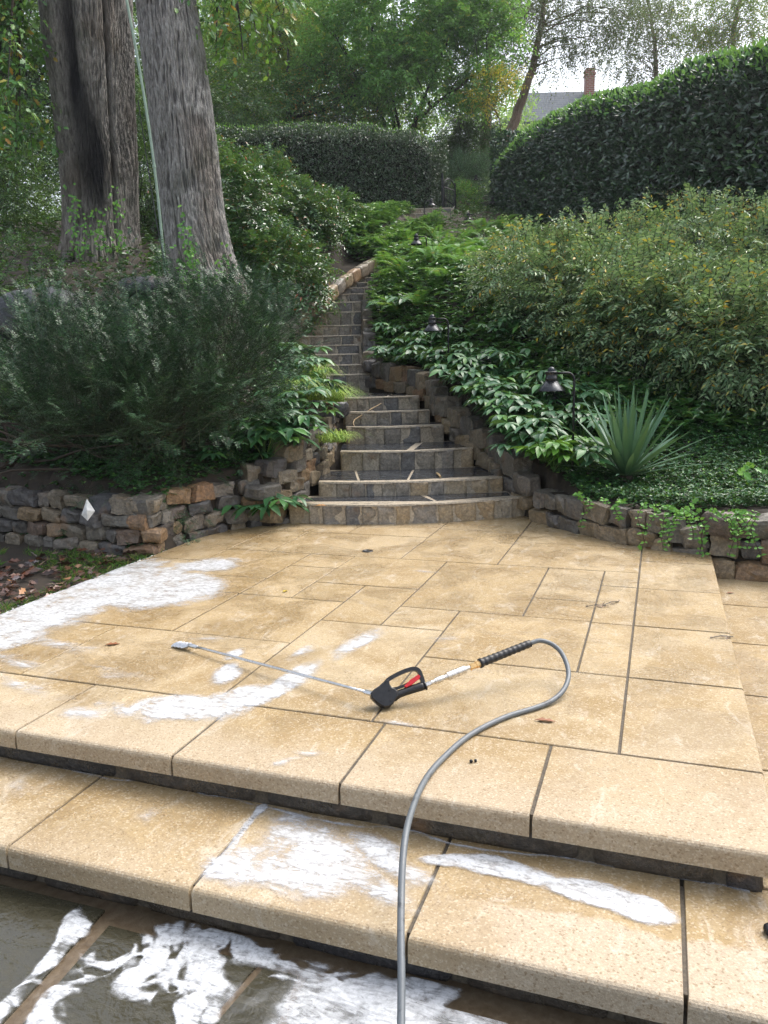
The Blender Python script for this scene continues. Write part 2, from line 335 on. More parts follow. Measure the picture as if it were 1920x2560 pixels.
def foam_mat():
    n = N('soap_foam'); a = n.attr('dens'); bub = n.voro(120)
    st = n.noise(9, 6, .7, n.scaled((1.0, 3.2, 1)), 1.8); fine = n.noise(45, 4, .7)
    film = n.math('MULTIPLY', n.step(a, .0, 1.0), .46)
    thick = n.math('MULTIPLY', n.math('MULTIPLY', n.step(n.math('ADD', st, n.math('MULTIPLY', a, .16)), .46, .72), n.step(a, .05, .8)), .52)
    rag = n.math('MULTIPLY_ADD', n.step(fine, .38, .6), .35, .65)
    hole = n.math('MULTIPLY_ADD', n.step(n.voro(46, vec=n.scaled((1, 1, 0))), .04, .15), .5, .5)
    k = n.math('MULTIPLY', n.math('MULTIPLY', n.math('ADD', film, thick), rag), hole); k = n.math('MINIMUM', n.math('MULTIPLY', k, 1.05), .92)
    nb = n.bump(n.math('ADD', st, n.math('MULTIPLY', bub, .3)), .15, .008)
    n.set(color=(.60, .62, .64), rough=.35, spec=.45, normal=nb)
    tr = n.new('ShaderNodeBsdfTransparent'); mx = n.new('ShaderNodeMixShader'); n.link(k, mx.inputs[0])
    n.link(tr.outputs[0], mx.inputs[1]); n.link(n.b.outputs[0], mx.inputs[2]); n.link(mx.outputs[0], n.out.inputs[0]); return n.m
MAT['foam'] = foam_mat()
def brick_mat():
    n = N('chimney_brick'); b = n.new('ShaderNodeTexBrick'); n.link(n.co(), b.inputs[0])
    mp = n.new('ShaderNodeMapping'); n.link(n.co(), mp.inputs[0]); mp.inputs['Rotation'].default_value = (pi/2, 0, 0); n.link(mp.outputs[0], b.inputs[0])
    b.inputs['Color1'].default_value = (.33, .09, .05, 1); b.inputs['Color2'].default_value = (.26, .065, .04, 1); b.inputs['Mortar'].default_value = (.4, .35, .3, 1)
    b.inputs['Scale'].default_value = 1; b.inputs['Brick Width'].default_value = .3; b.inputs['Row Height'].default_value = .12; b.inputs['Mortar Size'].default_value = .012
    n.set(color=b.outputs[0], rough=.8); return n.m
MAT['brick'] = brick_mat()
def roof_mat():
    n = N('slate_roof'); b = n.new('ShaderNodeTexBrick'); mp = n.new('ShaderNodeMapping'); n.link(n.co(), mp.inputs[0]); mp.inputs['Rotation'].default_value = (pi/2, 0, 0); n.link(mp.outputs[0], b.inputs[0])
    b.inputs['Color1'].default_value = (.05, .062, .078, 1); b.inputs['Color2'].default_value = (.075, .09, .108, 1); b.inputs['Mortar'].default_value = (.1, .12, .13, 1)
    b.inputs['Scale'].default_value = 1; b.inputs['Brick Width'].default_value = .45; b.inputs['Row Height'].default_value = .22; b.inputs['Mortar Size'].default_value = .02
    n.set(color=b.outputs[0], rough=.8, spec=.2); return n.m
MAT['roof'] = roof_mat()
MAT['housewall'] = plain('house_wall', (.34, .33, .30), .8, nscale=3)

# ------------------------------------------------------------------ terrain
_pw = [onz(k*1.1573, v*1.1573, 0) for k, v in ((-60,1160),(0,1165),(100,1175),(250,1192),(330,1194),(400,1168),(500,1146),(615,1131))]
WALL_L = np.array([(-9, 5.3, 0), (-6, 5.2, 0)] + [tuple(p) for p in _pw])
WALL_R = np.array([p2w(*q) for q in ((-1.06, 7.0), (-1.02,6.80), (-.80,6.55), (-.40,6.20), (-.06,5.99), (.40,5.86), (.75,5.83), (1.6, 5.85), (4, 6.0))])
ywx = np.concatenate([WALL_L[:, 0], [-.75, 1.15], WALL_R[1:, 0]]); ywy = np.concatenate([WALL_L[:, 1], [7.0, 7.0], WALL_R[1:, 1]])
_o = np.argsort(ywx); ywx, ywy = ywx[_o], ywy[_o]
def yw(x): return np.interp(x, ywx, ywy)
SYS = [6.4, 6.9, 9.85, 11.5, 15.6, 22, 26, 60, 90]; SZS = [0, .16, 1.0, 1.12, 3.3, 5.25, 5.9, 11.5, 14]
def zstair(y): return np.interp(y, SYS, SZS)
def xstair(y): return np.interp(y, [6.5, 8.2, 9.85, 11.5, 13.5, 15, 16.5, 18.5, 22, 26], [.2, .22, -.02, -.72, -.88, -.55, -.1, .7, 1.7, 2.7])
def wstair(y): return np.interp(y, [6.5, 7.3, 8.2, 9.85, 11.5, 16, 17, 22], [1.05, .82, .66, .52, .55, .5, .28, .3])
def terrain(x, y):
    x = np.asarray(x, float); y = np.asarray(y, float)
    zl = np.interp(y, [5, 6.2, 7.2, 8.8, 10.5, 12.5, 16, 22, 26, 60, 90], [.36, .45, .75, 1.6, 2.5, 3.3, 4.3, 5.3, 5.9, 11.5, 14])
    zr = np.interp(y, [5.8, 6.9, 7.7, 8.5, 10, 12, 16, 19, 22, 26, 60, 90], [.3, .40, .62, 1.0, 1.75, 2.65, 3.5, 4.2, 5.1, 5.9, 11.5, 14])
    dx = x-xstair(y); hw = wstair(y)
    zs = zstair(y)
    side = np.where(dx < 0, zl, zr); near = np.maximum(zs+.10, np.minimum(side, zs+.28))
    lo = np.clip((y-15.2)/.8, 0, 1)*np.clip((23-y)/1, 0, 1); side = side*(1-lo*np.exp(-((np.abs(dx)-.3)/1.6)**2*.7))+(zs+.12)*lo*np.exp(-((np.abs(dx)-.3)/1.6)**2*.7)
    t = np.clip((np.abs(dx)-hw-.35)/1.1, 0, 1); t = t*t*(3-2*t)
    z = near*(1-t)+side*t
    cut = np.where(y < 11, .36, .16); ins = np.clip((hw+cut-np.abs(dx))/.08, 0, 1)
    z = np.where(y > 6.6, z*(1-ins)+(zs-np.where(y > 16, .12, .32))*ins, z)
    z = z + .06*fbm(xyz(x*.9, y*.9, 0*x), 3)*np.clip((y-yw(x)-.2)/1, 0, 1)
    # the flat ground in front of the retaining walls
    X, Y = w2p(x, y)
    low = np.where((X < -3.66), np.where(Y > 2.0, -.035+.02*fbm(xyz(x*2, y*2, 1+0*x), 2), -.5), -.5)
    k = np.clip((y-yw(x)-.10)/.10, 0, 1)
    return z*k+low*(1-k)
def ground_px(px, py, t0=4.5, t1=60):
    d = ray(px, py); t = np.arange(t0, t1, .03); P = d[None]*t[:, None]; P[:, 2] += H
    b = np.nonzero(P[:, 2] < terrain(P[:, 0], P[:, 1]))[0]
    return P[b[0]] if len(b) else P[-1]
def onT(px, y):       # point of the terrain at distance y under pixel column px
    x = (px-960)/FPX*y*1.02; return np.array([x, y, float(terrain(x, y))])

def grid_mesh(xs, ys, zf):
    X, Y = np.meshgrid(xs, ys, indexing='xy'); Z = zf(X, Y); nx, ny = len(xs), len(ys)
    j, i = np.meshgrid(np.arange(ny-1), np.arange(nx-1), indexing='ij')
    F = np.stack([j*nx+i, j*nx+i+1, (j+1)*nx+i+1, (j+1)*nx+i], -1).reshape(-1, 4)
    return np.stack([X, Y, Z], -1).reshape(-1, 3), F
xs = np.concatenate([np.arange(-150, -12, 6), np.arange(-12, 12, .1), np.arange(12, 151, 6)])
ys = np.concatenate([np.arange(-60, 2, 4), np.arange(2, 24, .1), np.arange(24, 60, 1.5), np.arange(60, 300, 12)])
tag(MB().add(*grid_mesh(xs, ys, terrain)).build('ground', MAT['soil'], smooth=True), 'dark soil of the planted hillside and bare ground', 'ground', kind='structure')

# ------------------------------------------------------------------ paving (patio axes)
Ls, a_, b_, c_, d_, e_, f_, g_, h_, i_, j_, R_ = -3.66, -3.19, -2.83, -2.48, -2.12, -1.765, -1.41, -1.05, -.69, -.32, -.10, .38
y0, y1, y2, y3, y4, y5, y6, y7, y8, y9 = 2.245, 2.735, 3.465, 3.85, 4.20, 4.565, 4.925, 5.285, 6.015, 6.37
slabs = [(Ls,-3.10,y0,y1),(-3.10,-2.39,y0,y1),(-2.39,-1.66,y0,y1),(-1.66,-.99,y0,y1),(-.99,-.34,y0,y1),(-.34,R_,y0,y1),
 (Ls,a_,y1,y2),(Ls,a_,y2,y4),(Ls,a_,y4,4.9),(Ls,a_,4.9,5.6),(Ls,a_,5.6,6.3),
 (j_,R_,y1,y2),(j_,R_,y2,4.19),(j_,R_,4.19,4.92),(j_,R_,4.92,5.62),(j_,R_,5.62,6.3),
 (a_,b_,y1,y2),(b_,e_,y1,y2),(e_,g_,y1,y3),(g_,j_,y1,y2),(a_,c_,y2,y4),(c_,e_,y2,y4),(a_,c_,y4,y5),(a_,c_,y5,y7),(c_,d_,y4,y6),(c_,d_,y6,y7),
 (d_,e_,y4,y5),(d_,f_,y5,y7),(e_,f_,y3,y5),(f_,g_,y3,y4),(g_,i_,y2,y4),(i_,j_,y2,4.19),(f_,h_,y4,y7),(h_,i_,y4,y5),(h_,i_,y5,y7),(i_,j_,4.19,y6),(i_,j_,y6,y7),
 (a_,b_,y7,y8),(b_,e_,y7,y8),(e_,g_,y7,y9),(g_,j_,y7,6.01),(a_,c_,y8,6.7),(c_,e_,y8,6.9),(e_,g_,y9,7.2),(g_,j_,6.01,7.2)]
def slab(mb, x0, x1, y0, y1, zt, zb, rf=0.003, rr=.003, rl=.003, gap=.005):
    """a stone with eased edges; rf/rr/rl = rounding of the front, right and left edge"""
    x0 += gap; x1 -= gap; y0 += gap; y1 -= gap
    def prof(r, k):
        return [(0, -r)] + [(r*(1-cos(t)), -r*(1-sin(t))) for t in np.linspace(0, pi/2, k)[1:]]
    k = 5 if max(rf, rr, rl) > .005 else 2
    rings = [[(x0, y0), (x1, y0), (x1, y1), (x0, y1), zb]]
    ts = np.linspace(0, pi/2, k)
    for t in ts:
        q = lambda r: r*(1-cos(t)); z = -max(rf, rr, rl)*(1-sin(t)) if k > 2 else -.003*(1-sin(t))
        rings.append([(x0+q(rl), y0+q(rf)), (x1-q(rr), y0+q(rf)), (x1-q(rr), y1-q(.003)), (x0+q(rl), y1-q(.003)), zt+z])
    V = []; 
    for r in rings:
        for p in r[:4]: V.append((*p, r[4]))
    F = []
    for m in range(len(rings)-1):
        for s in range(4): F.append((m*4+s, m*4+(s+1) % 4, (m+1)*4+(s+1) % 4, (m+1)*4+s))
    m = len(rings)-1; F.append((m*4, m*4+1, m*4+2, m*4+3)); F.append((3, 2, 1, 0))
    mb.add(V, F)
mb = MB()
for s in slabs:
    fr = s[2] == y0; ri = s[1] == R_
    slab(mb, *s, random.uniform(-.0012, .0012), -.075, .020 if fr else .003, .012 if ri else .003)
tag(patio(mb.build('patio_paving', MAT['paving'], smooth=False)), 'wet tan limestone slabs of the raised patio', 'paving', kind='structure')
mb = MB().box((Ls+.01, y0+.022, -.07), (R_-.015, 6.9, -.006))
tag(patio(mb.build('patio_joints', MAT['joint'])), 'grit filled joints between the patio slabs', 'joints', kind='structure')
def rough_box(mb, x0, x1, y0, y1, z0, z1, amp=.006, p=10, res=6):
    V, F = STONE(res, p); V = V*np.array([(x1-x0)/2, (y1-y0)/2, (z1-z0)/2])+np.array([(x0+x1)/2, (y0+y1)/2, (z0+z1)/2])
    V = V+amp*np.stack([fbm(V*9+7*k, 3) for k in range(3)], -1)*2
    mb.add(V, F)
_ST = {}
def STONE(res, p):
    if (res, p) in _ST: return _ST[(res, p)]
    t = np.linspace(-1, 1, res); V = []; F = []; idx = {}
    def vid(q):
        k = tuple(np.round(q, 4))
        if k not in idx: idx[k] = len(V); V.append(q)
        return idx[k]
    for ax in range(3):
        for sgn in (-1, 1):
            for i in range(res-1):
                for j in range(res-1):
                    qs = []
                    for (a, b) in ((i, j), (i+1, j), (i+1, j+1), (i, j+1)):
                        q = np.zeros(3); q[ax] = sgn; q[(ax+1) % 3] = t[a]; q[(ax+2) % 3] = t[b]; qs.append(vid(q))
                    F.append(tuple(qs if sgn > 0 else qs[::-1]))
    V = np.array(V); V = V/(np.abs(V)**p).sum(1, keepdims=True)**(1/p)
    _ST[(res, p)] = (V, np.array(F)); return _ST[(res, p)]
def riser_row(mb, along, a0, a1, fixed, z0, z1, w0=.35, w1=.7):
    a = a0
    while a < a1:
        b = min(a1, a+random.uniform(w0, w1))
        if along == 'x': rough_box(mb, a+.012, b-.012, fixed, fixed+.12, z0, z1, .004)
        else: rough_box(mb, fixed-.12, fixed, a+.012, b-.012, z0, z1, .004)
        a = b
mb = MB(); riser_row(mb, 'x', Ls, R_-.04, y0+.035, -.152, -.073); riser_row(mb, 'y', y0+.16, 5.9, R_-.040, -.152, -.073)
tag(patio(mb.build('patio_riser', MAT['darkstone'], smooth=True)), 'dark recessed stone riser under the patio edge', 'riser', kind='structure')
tag(patio(MB().box((Ls+.02, y0+.045, -.31), (R_-.05, 6.6, -.0765)).build('patio_base', MAT['joint'])), 'mortar bed behind the patio riser', 'patio base', kind='structure')
# the step below, along the front and round the right-hand side
mb = MB(); lx = [-4.2, -3.43, -2.71, -2.01, -1.30, -.61, .11, .86]
for k in range(len(lx)-1): slab(mb, lx[k], lx[k+1], 1.795, 2.31, -.15, -.228, .02, .012 if k == len(lx)-2 else .003)
ly = [2.31, 3.05, 3.765, 4.485, 5.2, 5.86]
for k in range(len(ly)-1): slab(mb, .33, .86, ly[k], ly[k+1], -.15, -.228, .003, .012)
tag(patio(mb.build('step_paving', MAT['paving_step'])), 'tan limestone step wrapping the patio', 'step', kind='structure')
mb = MB().box((-4.2, 1.83, -.22), (.83, 2.26, -.157)); mb.box((.36, 2.27, -.22), (.83, 5.85, -.157))
tag(patio(mb.build('step_joints', MAT['joint'])), 'grit filled joints between the step slabs', 'joints', kind='structure')
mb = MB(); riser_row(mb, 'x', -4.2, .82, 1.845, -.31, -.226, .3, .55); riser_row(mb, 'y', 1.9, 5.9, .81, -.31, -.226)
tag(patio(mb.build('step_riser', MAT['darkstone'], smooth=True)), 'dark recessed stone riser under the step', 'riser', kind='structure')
tag(patio(MB().box((-4.2, 1.86, -.32), (.79, 5.9, -.23)).build('step_base', MAT['joint'])), 'mortar bed behind the step riser', 'step base', kind='structure')
# bluestone terrace, flags with tan joints
def pz(x, y, z=-.30):   # photo crop corner -> patio XY
    q = onz(x, y, z); return w2p(q[0], q[1])
def Cc(x, y): return pz(x*.5787, 1860+y*.5787)
ja0, ja1 = Cc(470, 745), Cc(60, 1205); jb0, jb1 = Cc(1150, 935), Cc(915, 1205); jc0, jc1 = Cc(1312, 990), Cc(1222, 1205)
def ext(p, q, y):       # point of line pq at patio y
    t = (y-p[1])/(q[1]-p[1]); return (p[0]+(q[0]-p[0])*t, y)
def flag(l0, l1, r0, r1, yA, yB, g=.016, gr=None):
    gr = g if gr is None else gr
    A = ext(l0, l1, yA); B = ext(r0, r1, yA); C = ext(r0, r1, yB); D = ext(l0, l1, yB)
    return [(D[0]+g, yB), (C[0]-gr, yB), (B[0]-gr, yA), (A[0]+g, yA)]
far_l = ((-6, 1.8), (-6.2, 0)); far_r = ((3, 1.8), (3, 0)); mid_r = ((.75, 1.8), (.6, 0))
mb = MB(); yt = 1.80
for poly in (flag(far_l, far_l, far_l, ((-2.9, 1.8), (-3.3, 0)), yt, .8) if False else None,): pass
mb.prism(flag(((-2.9, yt), (-3.4, 0)), ((-3.4, 0), (-2.9, yt)), ja0, ja1, yt, .55, .012, .03) if False else flag((-3.3, yt), (-3.9, 0), ja0, ja1, yt, .3, .012, .028), -.34, -.296)
mb.prism(flag(ja0, ja1, jb0, jb1, 1.745, .3, .028, .012), -.34, -.297)
mb.prism(flag(jb0, jb1, jc0, jc1, 1.735, .3, .014, .014), -.34, -.295)
mb.prism(flag(jc0, jc1, (.75, yt), (.55, 0), 1.735, .3, .014, .014), -.34, -.297)
mb.prism(flag((.75, yt), (.55, 0), (2.6, yt), (2.6, 0), 1.735, .3, .014, .014), -.34, -.296)
mb.prism(flag((-5.2, yt), (-5.4, 0), (-3.3, yt), (-3.9, 0), 1.55, .3, .014, .014), -.34, -.295)
mb.prism([(-6, -2), (3, -2), (3, .28), (-6, .28)], -.34, -.296)
tag(patio(mb.build('terrace_floor', MAT['bluestone'])), 'wet grey green bluestone flags of the lower terrace', 'terrace', kind='structure')
n_ = N('tan_wide_joint'); g_1 = n_.noise(30, 4, .7); n_.set(color=n_.ramp(g_1, [(.3, (.08, .055, .03)), (.7, (.15, .115, .075))]), rough=.3, normal=n_.bump(g_1, .4, .01)); MAT['tanjoint'] = n_.m
tag(patio(MB().box((-6, -3, -.36), (3, 1.87, -.304)).build('terrace_joints', MAT['tanjoint'])), 'tan mortar joints between the bluestone flags', 'joints', kind='structure')

# ------------------------------------------------------------------ dry stone walls
def resample(P, ds):
    P = np.asarray(P, float); L = np.r_[0, np.cumsum(np.linalg.norm(np.diff(P, axis=0), axis=1))]
    s = np.arange(0, L[-1]+1e-6, ds); return np.stack([np.interp(s, L, P[:, k]) for k in range(3)], -1), L[-1]
def at_arc(P, s):
    P = np.asarray(P, float); L = np.r_[0, np.cumsum(np.linalg.norm(np.diff(P, axis=0), axis=1))]
    c = np.array([np.interp(s, L, P[:, k]) for k in range(3)]); e = np.array([np.interp(s+.02, L, P[:, k]) for k in range(3)])-np.array([np.interp(s-.02, L, P[:, k]) for k in range(3)])
    e[2] = 0; return c, nrm(e)
def dry_wall(name, path, hgt, label, depth=.2, ch=.118, wr=(.13, .28), flip=1, mort=False, seed=1, topvar=.05, res=6):
    rnd = random.Random(seed); P = np.asarray(path, float); _, L = resample(P, .1); mb = MB(); core = MB()
    hf = hgt if callable(hgt) else (lambda s: hgt)
    z = 0.0; hs_ = []
    hmax = max(hf(s) for s in np.linspace(0, L, 20))
    while z < hmax-.03:
        h = ch*rnd.uniform(.8, 1.25); hs_.append((z, h)); z += h
    for ci, (z0, h) in enumerate(hs_):
        s = -rnd.uniform(0, .15)
        while s < L:
            wd = rnd.uniform(*wr)*(1.15 if ci == len(hs_)-1 else 1); sc = s+wd/2
            if z0+h*.45 < hf(min(max(sc, 0), L)):
                c, e = at_arc(P, sc); nrm_ = np.array([e[1], -e[0], 0])*flip
                hh = h*rnd.uniform(.86, 1.0) + (rnd.uniform(-.3, 1)*topvar if z0+h*1.45 > hf(min(max(sc, 0), L)) else 0)
                V, F = STONE(res, rnd.choice([7, 10, 14, 22])); V = V*np.array([wd/2*(1.0 if mort else .98), depth/2*rnd.uniform(.9, 1.05), hh/2*(1.07 if mort else 1.0)])
                V = V+np.stack([fbm(V*7+rnd.uniform(0, 99), 3) for _ in range(3)], -1)*np.array([.055, .05, .038])
                an = rnd.uniform(-.10, .10); ca, sa = cos(an), sin(an); V = np.stack([V[:, 0]*ca-V[:, 2]*sa, V[:, 1], V[:, 0]*sa+V[:, 2]*ca], -1)
                off = depth/2+z0*.12+rnd.uniform(-.015, .015)
                W = c+V[:, :1]*e-(off)*nrm_ + V[:, 1:2]*(-nrm_) + np.array([0, 0, 1.0])*(V[:, 2:3]+z0+h/2)
                mb.add(W, F)
            s += wd
    o = mb.build('stones', MAT['wallstone'], smooth=False)
    S = np.linspace(0, L, max(4, int(L/.15))); rows = []
    for s in S:
        c, e = at_arc(P, s); nn = np.array([e[1], -e[0], 0])*flip; h = hf(s)-.05
        rows.append([c-nn*.05-np.array([0, 0, .1]), c-nn*(.07+h*.12)+np.array([0, 0, h]), c-nn*(depth+.15)+np.array([0, 0, h]), c-nn*(depth+.15)-np.array([0, 0, .1])])
    V = np.array(rows).reshape(-1, 3); F = [(k*4+q, (k+1)*4+q, (k+1)*4+q+1, k*4+q+1) for k in range(len(S)-1) for q in range(3)]+[(0, 1, 2, 3), tuple(len(V)-4+q for q in (3, 2, 1, 0))]
    core.add(V, F)
    r = thing(name, P[len(P)//2], label, 'wall'); under(o, r); under(core.build('wall_core', MAT['soil']), r); return r
WL = WALL_L.copy(); WL[:, 2] = -.05
dry_wall('retaining_wall', WL, lambda s: .42+.14*min(1, max(0, (s-8.6)/.5)), 'low dry stone retaining wall under the dark yew, beside the grass and leaf litter', seed=3)
WR = WALL_R[1:].copy(); WR[:, 2] = np.where(np.arange(len(WR)) >= 4, -.17, -.02)
dry_wall('retaining_wall', WR, lambda s: .34 if s < 1.6 else .50, 'low dry stone retaining wall below the yucca, with creeper trailing over it', seed=5, ch=.135, wr=(.13, .27))
SR = [(1.24, 6.98, .0), (1.14, 7.4, .2), (1.00, 8.2, .34), (.80, 8.9, .52), (.64, 9.5, .7), (.54, 9.95, .9), (.30, 10.6, 1.0), (-.02, 11.2, 1.05), (-.26, 11.6, 1.1), (-.27, 12.6, 1.6), (-.3, 13.4, 2.1)]
dry_wall('retaining_wall', SR, lambda s: .27 if s < 3.4 else .36, 'mortared stone wall climbing beside the garden steps under the hellebores', seed=8, flip=-1, mort=True, wr=(.15, .36), ch=.16)
SL = [(-.96, 6.86, -.02), (-.74, 7.3, .14), (-.55, 8.2, .34), (-.50, 8.9, .5), (-.52, 9.5, .7), (-.60, 9.9, .85)]
dry_wall('retaining_wall', SL, lambda s: .54 if s < 1.2 else .44, 'mortared stone wall climbing beside the garden steps below the lime green grass', seed=9, mort=True, wr=(.15, .34), ch=.14)
cpx = [(655, 852, 11.7), (700, 822, 12.2), (760, 772, 13), (830, 718, 14), (860, 690, 14.6), (905, 662, 15.4), (945, 643, 16.3), (1000, 622, 17.4), (1040, 606, 18.6), (1085, 580, 20.2)]
CURB = np.array([ony(a, b, y) for a, b, y in cpx])
mb = MB()
Pc, Lc = resample(CURB, .4); rr = random.Random(4)
for k in range(len(Pc)-1):
    c = (Pc[k]+Pc[k+1])/2; e = nrm(Pc[k+1]-Pc[k]); l = np.linalg.norm(Pc[k+1]-Pc[k]); sd_ = nrm(np.cross(e, [0, 0, 1])); up = np.cross(sd_, e)
    V, F = STONE(6, 8); V = V*np.array([l/2*1.0, .075, .11]); V = V+.03*np.stack([fbm(V*8+k+9*q, 2) for q in range(3)], -1)
    mb.add(c+V[:, :1]*e+V[:, 1:2]*sd_+V[:, 2:3]*up-np.array([0, 0, .10]), F)
cw = mb.build('stone_kerb', MAT['wallstone'], smooth=True); tag(cw, 'curving grey stone kerb edging the upper flight of garden steps', 'kerb')

# ------------------------------------------------------------------ garden steps
kk = .4219
tops = [(185,1535,1660),(370,1385,1525),(500,1215,1345),(530,1040,1200),(515,955,1110),(480,895,1025),(215,625,893),(215,615,835),(210,590,772),(215,588,718),(225,597,660),(270,602,600),(330,618,520),(390,620,460),(435,650,413),(470,680,377),(515,720,345),(570,770,315),(640,830,270)]
YS = [6.83, 7.3, 8.15, 9.0, 9.45, 9.85, 11.55, 11.88, 12.2, 12.53, 12.87, 13.2, 13.6, 13.95, 14.3, 14.65, 15.0, 15.4, 15.85]
stairs = thing('garden_steps', (.2, 6.85, 0), 'long flight of wet grey stone steps with slate treads climbing to the iron gate', 'steps')
steps = []
for (a, b, t), Y in zip(tops, YS):
    l = ony(650+a*kk, 560+t*kk, Y); r = ony(650+b*kk, 560+t*kk, Y); m = ony(650+(a+b)/2*kk, 560+t*kk, Y); steps.append([l[0], r[0], Y, m[2]])
# the hidden bend up to the gate
for k in range(7, 10):
    t = (k+1)/10; y = 15.85+t*5.2; x = float(xstair(y)); steps.append([x-.5, x+.5, y, steps[18][3]+(5.28-steps[18][3])*t])
rs = random.Random(12)
for k, (xl, xr, Y, z) in enumerate(steps):
    zp = steps[k-1][3] if 0 < k < 19 else (0.0 if k == 0 else z-.17); wd = xr-xl; xc = (xl+xr)/2; bow = .20 if k == 0 else (.11 if k < 4 else (.06 if k < 6 else .02))
    yf = lambda x, Y=Y, bow=bow, xc=xc, wd=wd: Y+bow*((x-xc)/(wd/2))**2
    Yn = steps[k+1][2] if k+1 < len(steps) and k != 18 else Y+.5
    ext_ = .0 if k < 6 else .06
    if k < 7: xl -= .05; xr += .11
    mb = MB(); x = xl
    while x < xr-.03:
        bw = min(rs.uniform(.13, .24) if k < 8 else rs.uniform(.16, .3), xr-x)
        if xr-(x+bw) < .09: bw = xr-x
        V, F = STONE(8, 12); V = V*np.array([bw/2-.005, .055, (z-zp)/2+.014]); V = V+np.stack([fbm(V*11+rs.uniform(0, 99), 3) for _ in range(3)], -1)*np.array([.012, .026, .014])
        cx = x+bw/2; mb.add(V+np.array([cx, yf(cx)+.055, (z+zp)/2-.018]), F); x += bw
    st = under(mb.build('step_riser', MAT['stepstone'], smooth=True), stairs)
    # mortar behind and between the face stones
    xs_ = np.linspace(xl-ext_, xr+ext_, 13); V = []
    for x in xs_: V += [(x, yf(x)+.007, zp-.05), (x, yf(x)+.012, z-.006), (x, Yn+.15, z-.006), (x, Yn+.15, zp-.05)]
    F = [(q*4+s, (q+1)*4+s, (q+1)*4+(s+1) % 4, q*4+(s+1) % 4) for q in range(12) for s in range(4)]+[(0, 1, 2, 3), (51, 50, 49, 48)]
    under(MB().add(V, F).build('mortar_bed', MAT['mortar']), stairs)
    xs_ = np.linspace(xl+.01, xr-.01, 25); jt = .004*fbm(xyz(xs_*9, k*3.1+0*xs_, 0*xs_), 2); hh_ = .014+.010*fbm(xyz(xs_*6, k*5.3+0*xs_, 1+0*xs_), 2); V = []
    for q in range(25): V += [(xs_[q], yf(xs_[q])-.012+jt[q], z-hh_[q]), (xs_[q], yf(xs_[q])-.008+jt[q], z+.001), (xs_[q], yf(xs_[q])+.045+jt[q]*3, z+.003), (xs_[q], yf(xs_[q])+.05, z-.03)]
    under(MB().add(V, [(q*4+s, (q+1)*4+s, (q+1)*4+(s+1) % 4, q*4+(s+1) % 4) for q in range(24) for s in range(4)]+[(0, 1, 2, 3), (99, 98, 97, 96)]).build('wet_edge_glint', MAT['mortar'], smooth=False), stairs)  # added pale strip: sky glint on the wet step edge, put into colour
    # slate flags
    mb = MB(); xa = xl+.02; y_a = Y+.135; y_b = Yn+.04 if k+1 < len(steps) else Y+.5
    nfl = 3 if wd > 1.1 else (2 if rs.random() < .7 else 3); cuts = sorted(rs.uniform(.2, .8) for _ in range(nfl-1)); cuts = [0]+cuts+[1]
    rows_ = 1 if y_b-y_a < 1 else 3
    for rr_ in range(rows_):
        ya = y_a+(y_b-y_a)*rr_/rows_; yb = y_a+(y_b-y_a)*(rr_+1)/rows_
        if rows_ > 1: cuts = [0]+sorted(rs.uniform(.15, .85) for _ in range(2))+[1]
        sl_ = [0]+[rs.uniform(-.1, .1) for _ in cuts[1:-1]]+[0]
        if k == 0: x0_, x1_ = xl+.12, xr-.12
        else: x0_, x1_ = xl-.02, xr+.02
        for q in range(len(cuts)-1):
            A = x0_+cuts[q]*(x1_-x0_); B = x0_+cuts[q+1]*(x1_-x0_); g = .012
            if B-A < .08: continue
            fa = yf(A)-Y; fb = yf(B)-Y
            mb.prism([(A-sl_[q]*.5+g, ya+fa+g*.5), (B-sl_[q+1]*.5-g, ya+fb+g*.5), (B+sl_[q+1]-g, yb-g*.5), (A+sl_[q]+g, yb-g*.5)], z-.03, z-.002)
    under(mb.build('slate_tread', MAT['slate']), stairs)

# ------------------------------------------------------------------ foliage generators
TPL = {
 'd': (np.array([[0,0],[.42,-1],[.42,1],[1,0]], float), np.array([[0,2,3],[0,3,1]])),
 'l': (np.array([[0,0],[.30,-.85],[.28,0],[.30,.85],[.66,-.8],[.64,0],[.66,.8],[1,0]], float), np.array([[0,2,1],[0,3,2],[1,2,5],[1,5,4],[2,3,6],[2,6,5],[4,5,7],[5,6,7]])),
 'h': (np.array([[0,0],[.15,-.35],[.15,0],[.15,.35],[.38,-.85],[.38,0],[.38,.85],[.62,-1],[.62,0],[.62,1],[.84,-.55],[.84,0],[.84,.55],[1,0]], float),
       np.array([[0,2,1],[0,3,2]]+[q for r in (1,4,7) for q in ([r,r+1,r+4],[r,r+4,r+3],[r+1,r+2,r+5],[r+1,r+5,r+4])]+[[10,11,13],[11,12,13]])),
 'o': (np.array([[0,0],[.2,-.3],[.22,0],[.2,.3],[.38,-1],[.4,0],[.38,1],[.52,-.45],[.52,.45],[.7,-.85],[.7,0],[.7,.85],[.82,-.35],[.82,.35],[1,0]], float),
       np.array([[0,2,1],[0,3,2],[1,2,5],[1,5,4],[2,3,6],[2,6,5],[4,5,7],[5,6,8],[7,5,10],[5,8,10],[7,10,9],[8,11,10],[9,10,12],[10,11,13],[12,10,14],[10,13,14]])),
}
